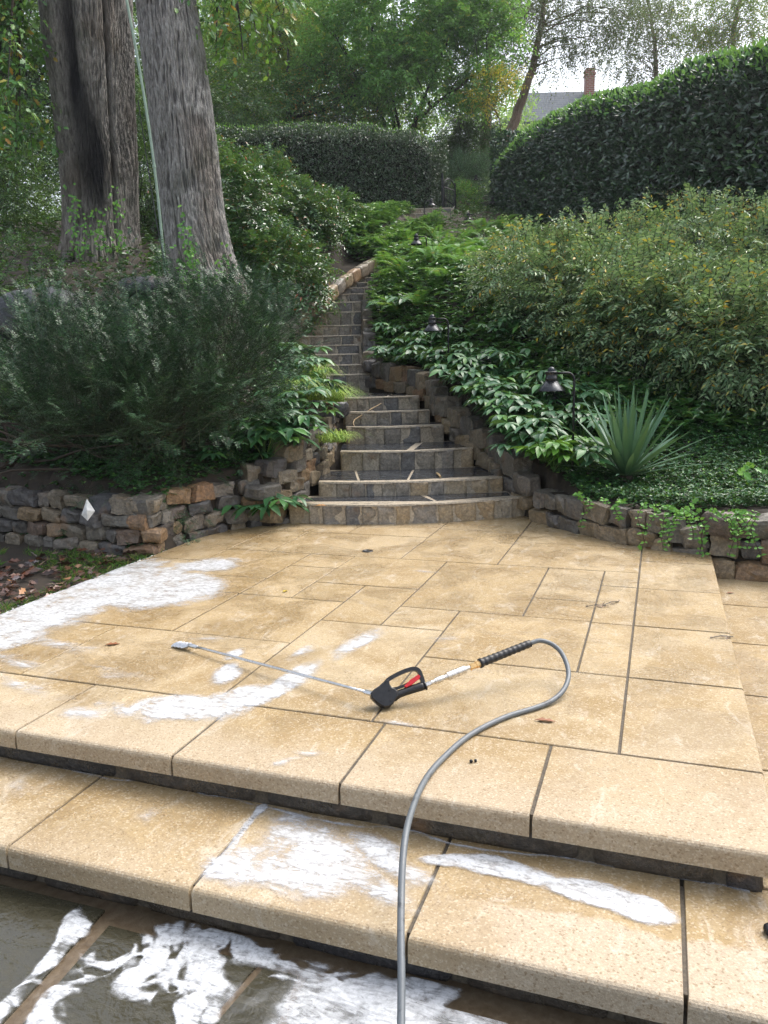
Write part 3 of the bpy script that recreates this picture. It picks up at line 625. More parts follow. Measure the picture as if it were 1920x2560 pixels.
def leaves(mb, P, D, Nn, L, W, tpl='d', fold=.35, bend=.0, curl=0.0):
    T, F = TPL[tpl]; n = len(P)
    if n == 0: return
    D = nrm(D); S = nrm(np.cross(D, Nn)); Nn = np.cross(S, D); L = np.broadcast_to(np.asarray(L, float), (n,)); W = np.broadcast_to(np.asarray(W, float), (n,))
    t = T[:, 0][None, :, None]; s = T[:, 1][None, :, None]; Lb = L[:, None, None]; Wb = (W/2)[:, None, None]
    bd = np.broadcast_to(np.asarray(bend, float), (n,))[:, None, None]
    V = P[:, None]+D[:, None]*t*Lb+S[:, None]*s*Wb+Nn[:, None]*(np.abs(s)*fold*Wb)-Nn[:, None]*(curl*t*t*Lb)
    V = V-np.array([0, 0, 1.0])*(bd*t*t*Lb)
    off = (np.arange(n)*len(T))[:, None, None]
    mb.add(V.reshape(-1, 3), (F[None]+off).reshape(-1, 3))
def rdir(n, rng=None):
    return nrm((rng or RNG).normal(size=(n, 3)))
def sprays(mb, O, D, L, nl, leafL, leafW, tpl='d', droop=.3, spread=.9, flat=.6, jit=.35, stems=None, srad=.004, fold=.35, bend=.15, tip=.35):
    """N twigs, nl leaves each in two ranks"""
    n = len(O); L = np.broadcast_to(np.asarray(L, float), (n,)); D = nrm(D)
    t = (np.arange(nl)+.7)/nl
    Pt = O[:, None]+D[:, None]*(L[:, None]*t)[..., None]; Pt[..., 2] -= droop*L[:, None]*t[None]**2
    Tn = nrm(D[:, None]-np.array([0, 0, 1.0])*(2*droop*t)[None, :, None])
    up = nrm(np.array([0, 0, 1.0])*flat+rdir(n)*(1-flat)+.001)[:, None]
    S = nrm(np.cross(Tn, up)); sg = np.where(np.arange(nl) % 2, 1.0, -1.0)[None, :, None]
    LD = nrm(Tn*(1-spread*.6)+S*sg*spread+jit*RNG.normal(size=Pt.shape)*.5); NN = nrm(np.cross(S, Tn)+jit*RNG.normal(size=Pt.shape)*.6)
    sz = (1-tip*t)[None]*RNG.uniform(.7, 1.15, size=(n, nl))
    leaves(mb, Pt.reshape(-1, 3), LD.reshape(-1, 3), NN.reshape(-1, 3), (leafL*sz).ravel(), (leafW*sz).ravel(), tpl, fold, bend)
    if stems is not None:
        ts = np.linspace(0, 1, 4); Q = O[:, None]+D[:, None]*(L[:, None]*ts)[..., None]; Q[..., 2] -= droop*L[:, None]*ts[None]**2
        sticks(stems, Q, srad)
def sticks(mb, Q, r0, r1=.4):
    """many thin 3-sided stems at once; Q (n, m, 3)"""
    n, m, _ = Q.shape; T = nrm(Q[:, -1]-Q[:, 0]); a = np.where(np.abs(T[:, 2:3]) < .9, np.array([[0, 0, 1.0]]), np.array([[1.0, 0, 0]]))
    u = nrm(np.cross(a, T)); v = np.cross(T, u); th = np.arange(3)*2*pi/3
    r0 = np.broadcast_to(np.asarray(r0, float), (n,)); rad = r0[:, None]*np.linspace(1, r1, m)[None]
    V = Q[:, :, None]+rad[:, :, None, None]*(np.cos(th)[None, None, :, None]*u[:, None, None]+np.sin(th)[None, None, :, None]*v[:, None, None])
    i, j = np.meshgrid(np.arange(m-1), np.arange(3), indexing='ij'); F = np.stack([i*3+j, i*3+(j+1) % 3, (i+1)*3+(j+1) % 3, (i+1)*3+j], -1).reshape(-1, 4)
    mb.add(V.reshape(-1, 3), (F[None]+(np.arange(n)*m*3)[:, None, None]).reshape(-1, 4))
def blob_pts(blobs, n, r0=.7, r1=1.0, up=None, clump=0.0):
    """points in the shells of several ellipsoids, with outward directions"""
    vol = np.array([b[3]*b[4]+b[4]*b[5]+b[3]*b[5] for b in blobs]); idx = RNG.choice(len(blobs), n, p=vol/vol.sum()); B = np.array([b[:6] for b in blobs])[idx]
    d = rdir(n); r = RNG.uniform(r0**3, r1**3, n)**(1/3)
    r = r*(1+clump*fbm(d*2.3+idx[:, None]*7.7, 3))
    P = B[:, :3]+d*B[:, 3:6]*r[:, None]; O = nrm(d/B[:, 3:6])
    return P, O, idx
def limbs(mb, base, tips, r0, nseg=7, n=6, sag=.1, rng=None):
    rng = rng or RNG
    for tp in tips:
        b = np.asarray(base, float); t = np.linspace(0, 1, nseg)[:, None]; mid = rng.normal(size=3)*np.linalg.norm(tp-b)*.05
        P = b+(tp-b)*t+mid*np.sin(t*pi)+np.array([0, 0, 1.0])*sag*np.linalg.norm(tp-b)*np.sin(t*pi)
        P[1:-1] += rng.normal(size=(nseg-2, 3))*.012*np.linalg.norm(tp-b)
        mb.tube(P, np.linspace(r0, r0*.18, nseg), n)

# ---- yew
def yew():
    root = thing('yew_bush', (-2.2, 6.8, .5), 'big dark green yew bush with feathery upright shoots, spreading over the low stone wall', 'bush')
    bl = [(-2.65,7.0,1.08,.85,.85,.78),(-2.1,7.05,1.10,.95,.8,.82),(-3.8,7.0,.95,.9,.8,.72),(-1.5,7.1,1.5,.58,.55,.52),(-2.5,6.5,.92,.95,.65,.58),(-3.6,6.4,.92,.9,.65,.55),(-2.05,6.65,.9,.5,.5,.5),(-4.4,6.5,1.0,.8,.65,.6),(-1.2,7.3,1.62,.36,.4,.32)]
    f = MB(); st = MB()
    n = 2300; P, O, _ = blob_pts(bl, n, .55, 1.06, clump=.30); kp = (P[:, 2] > .45) & ~((P[:, 1] < yw(P[:, 0])+.42) & (P[:, 2] < .9)) & ~((P[:, 0] < -2.9) & (P[:, 1] < yw(P[:, 0])+.5)); P, O = P[kp], O[kp]; n = len(P); up_ = np.clip((P[:, 2]-.75)/.7, 0, 1)[:, None]
    D = nrm(O*.8+np.array([0, 0, 1.0])*(.95*up_-.05)+RNG.normal(size=(n, 3))*.28); Ln = RNG.uniform(.28, .52, n); ns = 13
    S = nrm(np.cross(D, np.array([0, 0, 1.0])+RNG.normal(size=(n, 3))*.45)); tt = (np.arange(ns)+1.5)/ns
    Q = P[:, None]+D[:, None]*(Ln[:, None]*tt[None])[..., None]; Q[..., 2] -= .16*Ln[:, None]*tt[None]**2*(1-up_)
    sg = np.where(np.arange(ns) % 2, 1.0, -1.0)[None, :, None]*np.where(np.arange(ns) == ns-1, .1, 1)[None, :, None]
    SD = nrm(D[:, None]*.75+S[:, None]*sg*.8+RNG.normal(size=(n, ns, 3))*.16)
    SL_ = (.20*(1-.6*tt)[None]*RNG.uniform(.7, 1.2, (n, ns))).ravel()
    sprays(f, Q.reshape(-1, 3), SD.reshape(-1, 3), SL_, 13, .034, .0085, 'd', droop=.05, spread=1.0, flat=.8, jit=.25, stems=st, srad=.0018, fold=.1, bend=0, tip=.35)
    T4 = np.linspace(-.8, 1, 5); BQ = P[:, None]+D[:, None]*(Ln[:, None]*T4[None])[..., None]; sticks(st, BQ, .0035)
    # upright leader shoots along the top
    n = 170; P, O, _ = blob_pts(bl[:4], n*3, .8, 1.0); k = np.nonzero(O[:, 2] > .45)[0][:n]; P, O = P[k], O[k]; n = len(k)
    D = nrm(O*.5+np.array([0, 0, 1.0])+RNG.normal(size=(n, 3))*.28)
    sprays(f, P, D, RNG.uniform(.14, .30, n), 24, .036, .0085, 'd', droop=.1, spread=1.0, flat=.3, jit=.4, stems=st, srad=.003, fold=.1, bend=0, tip=.3)
    # sprays that hang over the wall
    n = 150; x = RNG.uniform(-4.4, -1.95, n); P = xyz(x, yw(x)+.3+RNG.uniform(-.15, .45, n), RNG.uniform(.42, .8, n)); D = nrm(xyz(RNG.normal(size=n)*.6, -1, RNG.uniform(-.35, .25, n)))
    sprays(f, P, D, RNG.uniform(.10, .2, n), 14, .036, .0085, 'd', droop=.12, spread=1, flat=.8, jit=.3, stems=st, srad=.0025, fold=.1, bend=0)
    under(f.build('foliage', MAT['yew']), root)
    st2 = st; st = MB()
    under(st2.build('twigs', MAT['greenstem']), root)
    for q in range(26):
        a = RNG.uniform(0, 2*pi); b = np.array([RNG.uniform(-3.7, -1.6), 7.0, .5]); P, _, _ = blob_pts(bl, 1, .4, .8); limbs(st, b, [P[0]], .02, sag=.02)
    under(st.build('branches', MAT['twig']), root)
yew()

# ---- clipped hedges
def hedge(name, A, B, zA, zB, hA, hB, thick, nleaf, L, W, mat, label, tpl='l', topmat=None, ntop=0, capA=False, capB=True, seed=0, endlen=3.0, band_=.45):
    """front face runs from A to B on the ground; hedge body lies behind it"""
    A = np.array(A, float); B = np.array(B, float); e = B-A; Lh = np.linalg.norm(e); e /= Lh; nn = np.array([e[1], -e[0]]); nn = nn if nn @ (-(A+B)) > 0 else -nn
    root = thing(name, (*((A+B)/2), (zA+zB)/2), label, 'hedge')
    def surf(s, q, dep):     # s along, q 0..1 up the face then over the rounded top, dep inward
        s = np.asarray(s); er = np.clip((s-(Lh-endlen))/endlen, 0, 1) if capB else 0*s; h = (hA+(hB-hA)*s/Lh)*(1-.42*er**2.2)*(1+.035*fbm(xyz(s*.6, 0*s, 3.3+seed), 2)); z0 = zA+(zB-zA)*s/Lh
        per = h+thick; a = q*per; rc = .45
        up = np.where(a < h-rc, a, 0); 
        ang = np.clip((a-(h-rc))/(rc*pi/2), 0, 1)*pi/2
        y = np.where(a < h-rc, 0, rc*(1-np.cos(ang))+np.maximum(0, a-(h-rc)-rc*pi/2)); z = np.where(a < h-rc, a, h-rc+rc*np.sin(ang))
        nx = np.where(a < h-rc, 1, np.cos(ang)); nz = np.where(a < h-rc, 0, np.sin(ang))
        wob = .13*fbm(xyz(s*.8+seed, z*.8, y), 3)
        endr = np.clip((s-(Lh-.6))/.6, 0, 1) if capB else 0*s; y = y+endr**2*.5; nzx = endr
        P = A[None]+e[None]*s[:, None]-nn[None]*(y-wob*nx)[:, None]
        NN = nrm(np.c_[nn[None]*(nx*(1-nzx*.6))[:, None]+e[None]*nzx[:, None], nz])
        P3 = np.c_[P, z0+z+wob*nz]-NN*dep[:, None]
        return P3, NN
    f = MB(); n = nleaf; s = RNG.uniform(0, Lh, n); q = RNG.uniform(0, 1, n); dep = np.abs(RNG.normal(size=n))*.10-.05
    P, NN = surf(s, q, dep)
    D = nrm(NN*.45+RNG.normal(size=(n, 3))*.45+np.array([0, 0, .25])); Nf = nrm(NN*.8+np.array([0, 0, .6])+RNG.normal(size=(n, 3))*.45)
    leaves(f, P, D, Nf, L*RNG.uniform(.7, 1.15, n), W*RNG.uniform(.8, 1.1, n), tpl, .25, .15)
    if capB:
        n2 = nleaf//8; u = RNG.uniform(0, thick, n2); z = RNG.uniform(0, hB, n2)
        P = np.c_[B[None]-nn[None]*u[:, None]-e[None]*np.abs(RNG.normal(size=n2)*.1)[:, None], zB+z]; NN = np.tile(np.r_[e, 0.0], (n2, 1))
        leaves(f, P, nrm(NN*.5+RNG.normal(size=(n2, 3))*.5), nrm(NN+[0, 0, .5]+RNG.normal(size=(n2, 3))*.4), L*RNG.uniform(.7, 1.1, n2), W, tpl, .25, .15)
    under(f.build('foliage', mat), root)
    if ntop:
        g = MB(); s = RNG.uniform(0, Lh, ntop); h = (hA+(hB-hA)*s/Lh)*(1-.42*np.clip((s-(Lh-endlen))/endlen, 0, 1)**2.2); q = (h-band_+RNG.uniform(0, 1, ntop)**.7*(thick*.8))/(h+thick); P, NN = surf(s, q, RNG.uniform(-.12, .02, ntop))
        leaves(g, P, nrm(NN*.4+[0, 0, .6]+RNG.normal(size=(ntop, 3))*.5), nrm(NN+RNG.normal(size=(ntop, 3))*.5), L*RNG.uniform(.6, .95, ntop), W*.9, tpl, .25, .1); under(g.build('new_growth', topmat), root)
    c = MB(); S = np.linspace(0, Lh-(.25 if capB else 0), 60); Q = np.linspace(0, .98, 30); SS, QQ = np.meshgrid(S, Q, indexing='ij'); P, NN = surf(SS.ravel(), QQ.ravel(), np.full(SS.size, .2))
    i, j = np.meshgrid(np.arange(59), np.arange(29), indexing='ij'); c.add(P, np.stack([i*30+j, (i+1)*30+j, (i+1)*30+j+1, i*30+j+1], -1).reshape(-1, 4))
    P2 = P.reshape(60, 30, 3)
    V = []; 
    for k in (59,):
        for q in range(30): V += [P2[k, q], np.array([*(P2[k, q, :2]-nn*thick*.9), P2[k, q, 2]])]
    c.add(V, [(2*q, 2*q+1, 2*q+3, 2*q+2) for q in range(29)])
    under(c.build('dark_core', MAT['twig'] if False else MAT['hedgecore']), root)  # solid near-black green hull just inside the leaf shell
    return root
n_ = N('dark_hedge_core'); g_1 = n_.noise(18, 4, .7); n_.set(color=n_.ramp(g_1, [(.35, (.008, .012, .007)), (.7, (.022, .026, .014))]), rough=.9, spec=.1, normal=n_.bump(g_1, 1, .1)); MAT['hedgecore'] = n_.m
hedge('laurel_hedge', (6.6, 8.6), (3.25, 23.5), 1.9, 5.5, 3.32, 2.25, 2.2, 46000, .135, .052, MAT['laurel'], 'huge tall glossy cherry laurel hedge with bright new growth along its top', topmat=MAT['laureltop'], ntop=13000, seed=3, endlen=5.0)
hedge('clipped_hedge', (-5.4, 20.6), (2.0, 22.6), 4.9, 5.25, 2.5, 2.35, 1.8, 42000, .075, .036, MAT['hedge'], 'dark clipped hedge with a rounded end beside the iron gate', tpl='d', topmat=MAT['treegreen'], ntop=2200, seed=8, endlen=1.2, band_=.2)

# ---- shrubs built from twigs
def shrub(name, blobs, n, Ls_, nl, lL, lW, mat, label, cat='shrub', tpl='d', up=.5, droop=.35, group=None, r0=.5, seeds=None, flat=.6, spread=.9, srad=.004, bend=.15, clump=.15):
    b = np.array(blobs)[:, :3].mean(0); root = thing(name, (b[0], b[1], float(terrain(b[0], b[1]))), label, cat, group)
    f = MB(); st = MB(); P, O, _ = blob_pts(blobs, n, r0, .97, clump=clump); D = nrm(O+np.array([0, 0, up])+RNG.normal(size=(n, 3))*.35)
    k = P[:, 2] > terrain(P[:, 0], P[:, 1])-.02; P, D = P[k], D[k]; n = len(P)
    sprays(f, P, D, RNG.uniform(*Ls_, n), nl, lL, lW, tpl, droop, spread, flat, .4, st, srad, .3, bend)
    under(f.build('foliage', mat), root)
    base = np.array([b[0], b[1], float(terrain(b[0], b[1]))-.05])
    for q in range(10): limbs(st, base+RNG.normal(size=3)*[.15, .15, 0], [blob_pts(blobs, 1, .5, .85)[0][0]], .018, sag=.05)
    under(st.build('branches', MAT['greenstem']), root)
    if seeds:
        g = MB(); m = seeds; P, O, _ = blob_pts(blobs, m*3, .93, 1.08, clump=clump); k = np.nonzero(O[:, 2] > .1)[0][:m]; P = P[k]; m = len(P)
        C = np.repeat(P, 10, 0)+RNG.normal(size=(m*10, 3))*.035; leaves(g, C, rdir(m*10)+[0, 0, .8], rdir(m*10), RNG.uniform(.012, .03, m*10), .008, 'd', 0, 0); under(g.build('seed_heads', MAT['seed']), root)
    return root
def bl(px, y, dz, rx, ry, rz):
    x = (px-960)/FPX*y*1.02; return (x, y, float(terrain(x, y))+dz, rx, ry, rz)
AB = 'sprawling grey green shrub flecked with yellow leaves on the bank below the laurel hedge'
for k, B in enumerate([[bl(1330, 10.6, .45, .8, .8, .6), bl(1390, 9.9, .45, .6, .6, .55)], [bl(1500, 10.2, .55, 1.0, .9, .75), bl(1450, 9.5, .55, .7, .6, .6)],
                       [bl(1690, 10.6, .6, 1.05, .9, .8), bl(1620, 9.4, .65, .8, .7, .65)], [bl(1850, 9.6, .75, .9, .9, .85), bl(1780, 8.7, .7, .7, .6, .6)],
                       [bl(1920, 7.9, .85, .65, .65, .6), bl(1800, 7.9, .80, .55, .5, .5)], [bl(1990, 9, .7, .9, .8, .8)], [bl(1560, 8.8, .75, .6, .5, .5), bl(1680, 8.5, .8, .6, .5, .5)]]):
    shrub('flecked_shrub', B, 900 if len(B) > 1 else 600, (.22, .42), 12, .088, .038, MAT['abelia'], AB, group='flecked shrubs on the bank', seeds=150, r0=.45, bend=.25, clump=.32)
shrub('arching_shrub', [bl(600, 13.6, .55, .85, .8, .75), bl(720, 13.2, .55, .8, .7, .7)], 1500, (.25, .5), 13, .11, .05, MAT['leuco'], 'glossy arching shrub with layered leaf sprays, beside the leaning grey trunk', droop=.45)
shrub('arching_shrub', [bl(770, 16.0, .45, .8, .7, .65), bl(850, 17.4, .35, .6, .5, .5)], 1200, (.25, .5), 13, .11, .05, MAT['leuco'], 'glossy arching shrub in front of the clipped hedge above the upper steps', droop=.45)
shrub('arching_shrub', [bl(570, 16, .7, .9, .7, .75), bl(690, 17, .6, .9, .7, .7)], 1300, (.25, .5), 13, .11, .05, MAT['leuco'], 'glossy shrub with reddish tips, behind the layered shrub beside the leaning grey trunk', droop=.4)
shrub('dark_shrub', [bl(-20, 14, 1.1, 1.2, .9, 1.4), bl(90, 14.6, 1.0, 1.0, .8, 1.3)], 1300, (.3, .5), 12, .08, .032, MAT['treedark'], 'dark leafy shrub half hidden behind the wide forked trunk')
shrub('dark_shrub', [bl(380, 14.2, 1.2, .9, .8, 1.5), bl(470, 15, 1.0, .8, .8, 1.4)], 1200, (.3, .5), 12, .08, .032, MAT['treedark'], 'dark leafy shrub in the gap between the two big trunks')
shrub('dark_shrub', [bl(60, 10.2, .35, .9, .6, .4), bl(-60, 9.6, .3, .9, .6, .45)], 600, (.2, .35), 12, .05, .022, MAT['treedark'], 'low mounded shrub behind the grey boulder')
shrub('mounded_conifer', [bl(1165, 26, 1.0, 1.4, 1.0, 1.0), bl(1230, 26, .8, 1.0, 1.0, .9)], 2600, (.25, .5), 14, .06, .018, MAT['softconifer'], 'soft rounded conifer behind the iron gate', cat='conifer')
shrub('white_flowered_shrub', [bl(1160, 23.6, .45, .55, .45, .5)], 420, (.25, .5), 12, .07, .028, MAT['fern'], 'pale arching shrub beside the open iron gate')

# ---- leafy bank (uncountable), creeper, lawn, litter
def scatter(name, area, n, lL, lW, mat, label, cat, zr=(.02, .2), tpl='d', cl=5, tilt=.7, excl=True, kind='stuff', bend=.2):
    P = area(n); m = len(P); f = MB()
    C = np.repeat(P, cl, 0); C[:, 2] += np.repeat(RNG.uniform(*zr, m), cl); az = RNG.uniform(0, 2*pi, m*cl); el = RNG.uniform(-.1, tilt, m*cl)
    D = xyz(np.cos(az)*np.cos(el), np.sin(az)*np.cos(el), np.sin(el)); leaves(f, C, D, nrm(xyz(0, 0, 1)+RNG.normal(size=(m*cl, 3))*.3), lL*RNG.uniform(.6, 1.15, m*cl), lW*RNG.uniform(.8, 1.1, m*cl), tpl, .25, bend)
    return tag(f.build(name, mat), label, cat, kind=kind)
def band(x0, x1, y0, y1, off=0.0, side=0, keep=None):
    def fn(n):
        x = RNG.uniform(x0, x1, n); y = RNG.uniform(y0, y1, n); k = (y > yw(x)+off) & (np.abs(x-xstair(y)) > wstair(y)+np.where(y < 11, .36, .18))
        if side: k &= (x-xstair(y))*side > 0
        if keep is not None: k &= keep(x, y)
        x, y = x[k], y[k]; return xyz(x, y, terrain(x, y))
    return fn
scatter('bank_cover', band(-2.9, 2, 9.8, 21, side=-1), 12000, .14, .062, MAT['cover'], 'leafy ground cover on the bank beside the upper steps', 'ground cover', (.02, .32), 'd', 6)
scatter('woodland_floor_cover', band(-9, 9, 7.6, 24), 20000, .085, .038, MAT['vinca'], 'low dark green ground cover under the trees', 'ground cover', (.02, .16), 'd', 5)
scatter('creeper', band(.8, 6.5, 5.6, 8.6, .02, 1), 24000, .042, .022, MAT['vinca'], 'small leaved creeper carpeting the bed above the stone wall', 'creeper', (.01, .10), 'd', 6, .9)
scatter('creeper', band(-4.8, -.55, 5, 9.4, .04, -1), 14000, .045, .024, MAT['vinca'], 'small leaved creeper around the foot of the yew', 'creeper', (.01, .10), 'd', 6, .9)
scatter('understory', band(-.2, 4.5, 7.6, 16, 0, 1), 13000, .12, .052, MAT['cover'], 'mixed low leaves filling the bank between the ferns and hellebores', 'ground cover', (.0, .22), 'd', 5)
def bendpts(n):
    y = RNG.uniform(16.25, 19.3, n); x = xstair(y)+np.where(y > 16.4, RNG.uniform(-.62, .7, n), RNG.uniform(-.12, .7, n)); return xyz(x, y, terrain(x, y))
scatter('bend_cover', bendpts, 1300, .13, .055, MAT['cover'], 'leafy plants closing over the top bend of the garden steps', 'ground cover', (.05, .42), 'd', 7)
# creeper trailing down the wall
f = MB(); sts = []
for k in range(46):
    x = RNG.choice([RNG.uniform(1.5, 4.6), RNG.uniform(1.9, 3.4)]); y = float(yw(x))-.02; z = .33; m = int(RNG.integers(5, 14)); L = RNG.uniform(.1, .38); t = np.linspace(0, 1, m)
    P = xyz(x+.04*np.sin(t*5+k)+t*RNG.uniform(-.08, .08), y+.06-.10*np.minimum(1, t*4)-.015*t, z-L*t+.05*np.sin(t*pi)); sts.append(MB().tube(P, .0025, 4))
    for s in (-1, 1): leaves(f, P, nrm(xyz(s*1.0, -.5, .2+0*t)+RNG.normal(size=(m, 3))*.3), nrm(xyz(0, -1, .6+0*t)+RNG.normal(size=(m, 3))*.3), RNG.uniform(.025, .05, m), .022, 'd', .2, .1)
r = thing('trailing_creeper', (2.6, float(yw(2.6)), .33), 'pale green creeper strands trailing down the face of the wall below the yucca', 'creeper'); under(f.build('leaves', MAT['ivy']), r); [under(q.build('strand', MAT['twig']), r) for q in sts]
# bits of ivy on the bed: each a little plant with lobed leaves
for k, (px, py, lb) in enumerate([(1580, 1395, 'bright ivy sprig hanging over the middle of the wall below the yucca'), (1640, 1445, 'bright ivy sprig low on the wall face, near the patio corner'), (1830, 1310, 'bright ivy sprig on the creeper bed at the outer end of the wall'), (1720, 1275, 'bright ivy sprig on the creeper behind the wall top'), (1400, 1290, 'bright ivy sprig at the wall end beside the steps'), (1880, 1175, 'heart shaped bright leaf standing above the dark creeper')]):
    p = ony(px, py, float(yw((px-960)/FPX*6.2))+(-.04 if py > 1380 else .25)); r = thing('ivy_sprig', p, lb, 'ivy'); f = MB(); m = 12
    P = p+RNG.normal(size=(m, 3))*[.05, .015, .04]; leaves(f, P, nrm(RNG.normal(size=(m, 3))*[1, .4, .8]+[0, -.3, -.1]), nrm(xyz(0, -1, .7+0*np.arange(m))+RNG.normal(size=(m, 3))*.3), RNG.uniform(.04, .075, m), .05, 'o', .15, .1); under(f.build('leaves', MAT['ivy']), r)

def lawn_pts(n):
    X = RNG.uniform(-5.2, -3.69, n); Y = RNG.uniform(2.3, 6.2, n); x = X*CY+Y*SY; y = -X*SY+Y*CY; k = (y < yw(x)-.03); x, y, X, Y = x[k], y[k], X[k], Y[k]
    d = fbm(xyz(X*2.2, Y*2.2, 3+0*X), 3)+np.where((X > -3.85), .35, 0)-.22*np.exp(-((X+4.1)/.25)**2)-np.where(Y > 4.9, .35, 0); k = d > -.02; return xyz(x[k], y[k], terrain(x[k], y[k]))
P = lawn_pts(16000); n = len(P); f = MB(); D = nrm(RNG.normal(size=(n, 3))*[.5, .5, .1]+[0, 0, .8]); leaves(f, P, D, rdir(n), RNG.uniform(.04, .10, n), .0045, 'd', .1, .25)
tag(f.build('lawn_grass', MAT['grass']), 'ragged grass growing beside the patio edge', 'grass', kind='stuff')
def lit(n):
    X = RNG.uniform(-5.0, -3.70, n); Y = RNG.uniform(3.0, 5.9, n); x = X*CY+Y*SY; y = -X*SY+Y*CY; d = fbm(xyz(X*1.7, Y*1.7, 8+0*X), 2); k = (y < yw(x)-.03) & ((d > -.08) | (np.abs(X+4.05) < .22)); x, y = x[k], y[k]; return xyz(x, y, terrain(x, y))
P = lit(900); n = len(P); P[:, 2] += RNG.uniform(.012, .05, n); f = MB(); az = RNG.uniform(0, 2*pi, n); leaves(f, P, xyz(np.cos(az), np.sin(az), RNG.uniform(-.25, .35, n)), nrm(xyz(0, 0, 1)+RNG.normal(size=(n, 3))*.35), RNG.uniform(.05, .13, n), RNG.uniform(.04, .07, n), 'o', .2, -.1, .15)
tag(f.build('leaf_litter', MAT['litter']), 'drift of wet dark brown oak leaves between the grass and the wall', 'leaf litter', kind='stuff')
# white grit along the outer patio edge
n = 700; Y = RNG.uniform(2.3, 5.2, n); X = Ls-np.abs(RNG.normal(size=n))*.022-.004; x = X*CY+Y*SY; y = -X*SY+Y*CY; mb = MB(); V0, F0 = STONE(3, 4); s = RNG.uniform(.002, .007, n)
mb.add((V0[None]*s[:, None, None]+xyz(x, y, terrain(x, y)+.018)[:, None]).reshape(-1, 3), (F0[None]+(np.arange(n)*len(V0))[:, None, None]).reshape(-1, 4))
tag(mb.build('edge_gravel', MAT['paper']), 'crumbs of white grit along the patio edge by the grass', 'gravel', kind='stuff')

# ---- hellebores
def offstep(b, m=.44):
    d = b[0]-float(xstair(b[1])); k = float(wstair(b[1]))+m
    if abs(d) < k: b = np.array([float(xstair(b[1]))+(k if d > 0 else -k), b[1], 0]); b[2] = float(terrain(b[0], b[1]))
    return b
def hellebore(base, nl, hgt, mat, label, group, lL=.15, lean=None, seed=0):
    rg = np.random.default_rng(seed); root = thing('hellebore', base, label, 'hellebore', group); f = MB(); st = MB(); base = np.asarray(base, float)
    for k in range(nl):
        az = rg.uniform(0, 2*pi); out = rg.uniform(.06, .30); h = hgt*rg.uniform(.65, 1.1)*(1-.5*out)
        top = base+np.array([cos(az)*out, sin(az)*out, h])+(np.array(lean)*rg.uniform(.5, 1) if lean is not None else 0)
        t = np.linspace(0, 1, 6)[:, None]; P = base+(top-base)*np.c_[t**1.2, t**1.2, 1-(1-t)**1.6]; st.tube(P, np.linspace(.004, .0028, 6), 5)
        m = int(rg.integers(6, 9)); fa = np.linspace(-2.2, 2.2, m)+rg.normal(size=m)*.1; a = az+fa; e = .30-.42*rg.uniform(.3, 1, m)
        D = xyz(np.cos(a)*np.cos(e), np.sin(a)*np.cos(e), np.sin(e)); Ln = lL*rg.uniform(.75, 1.15, m)*(1-.22*np.abs(fa)/2.2)
        leaves(f, np.tile(top, (m, 1)), D, nrm(xyz(0, 0, 1+0*a)+rg.normal(size=(m, 3))*.25), Ln, Ln*.36, 'h', .3, rg.uniform(.2, .55, m))
    under(f.build('leaves', mat, smooth=True), root); under(st.build('stalks', MAT['cover']), root)
HR = [(1325,6.95,.0),(1415,7.0,0),(1235,7.9,.0),(1310,7.75,0),(1390,7.8,0),(1250,8.6,0),(1175,9.0,0),(1330,8.6,0),(1110,9.9,0),(1200,9.7,0),(1060,11.2,0),(1010,12.0,0),(985,12.8,0),(1450,7.5,0),(1160,8.5,0),(1270,7.35,0),(1360,7.35,0),(1050,10.6,0),(1120,10.7,0),(1195,8.2,0),(1290,8.2,0),(1350,8.2,0),(1420,8.2,0),(1215,9.2,0),(1280,9.2,0),(1150,9.6,0),(1090,9.3,0),(1470,8.0,0),(1260,9.9,0),(1000,11.3,0),(1030,12.4,0),(1205,7.5,0),(1458,6.78,0),(1180,8.0,0),(1130,8.8,0),(1090,9.9,0),(1150,9.2,0),(1230,7.15,0)]
hl = {0: 'bright green hellebore drooping over the stone wall beside the bottom step', 1: 'bright green hellebore between the drooping hellebore and the yucca'}
for k, (px, y, dz) in enumerate(HR):
    if k > 1 and px < 1360: pass
    b = offstep(onT(px, y), .40 if y < 11 else .28)
    hellebore(b, 15 if k > 1 else 11, .36 if y < 9 else .33, MAT['hellelight'] if k < 2 else MAT['helle'], hl.get(k, 'dark glossy hellebore clump on the bank below the path lamps'), 'hellebores beside the steps',   .18 if k > 1 else .19, (-.05, -.18, -.08) if k == 0 else ((-.10, -.08, -.04) if b[0]-float(xstair(b[1])) < float(wstair(b[1]))+.7 else None), seed=40+k)
HL = [(640,7.0),(690,7.15),(740,7.45),(790,7.9),(730,8.2),(790,8.7),(835,9.2),(660,7.4),(600,6.85),(820,9.9),(760,9.4),(800,10.7),(700,7.5),(620,7.25)]
for k, (px, y) in enumerate(HL):
    hellebore(offstep(onT(px, y), .42), 14, .38, MAT['helle'], 'dark glossy hellebore clump between the yew and the garden steps', 'hellebores beside the yew', .185, (.14, -.10, 0) if y < 9 else None, seed=80+k)
hellebore(onT(607, float(yw(-1.1))+.28), 8, .2, MAT['helle'], 'small hellebore leaning over the wall top below the yew', None, .14, (-.02, -.2, -.03), seed=99)

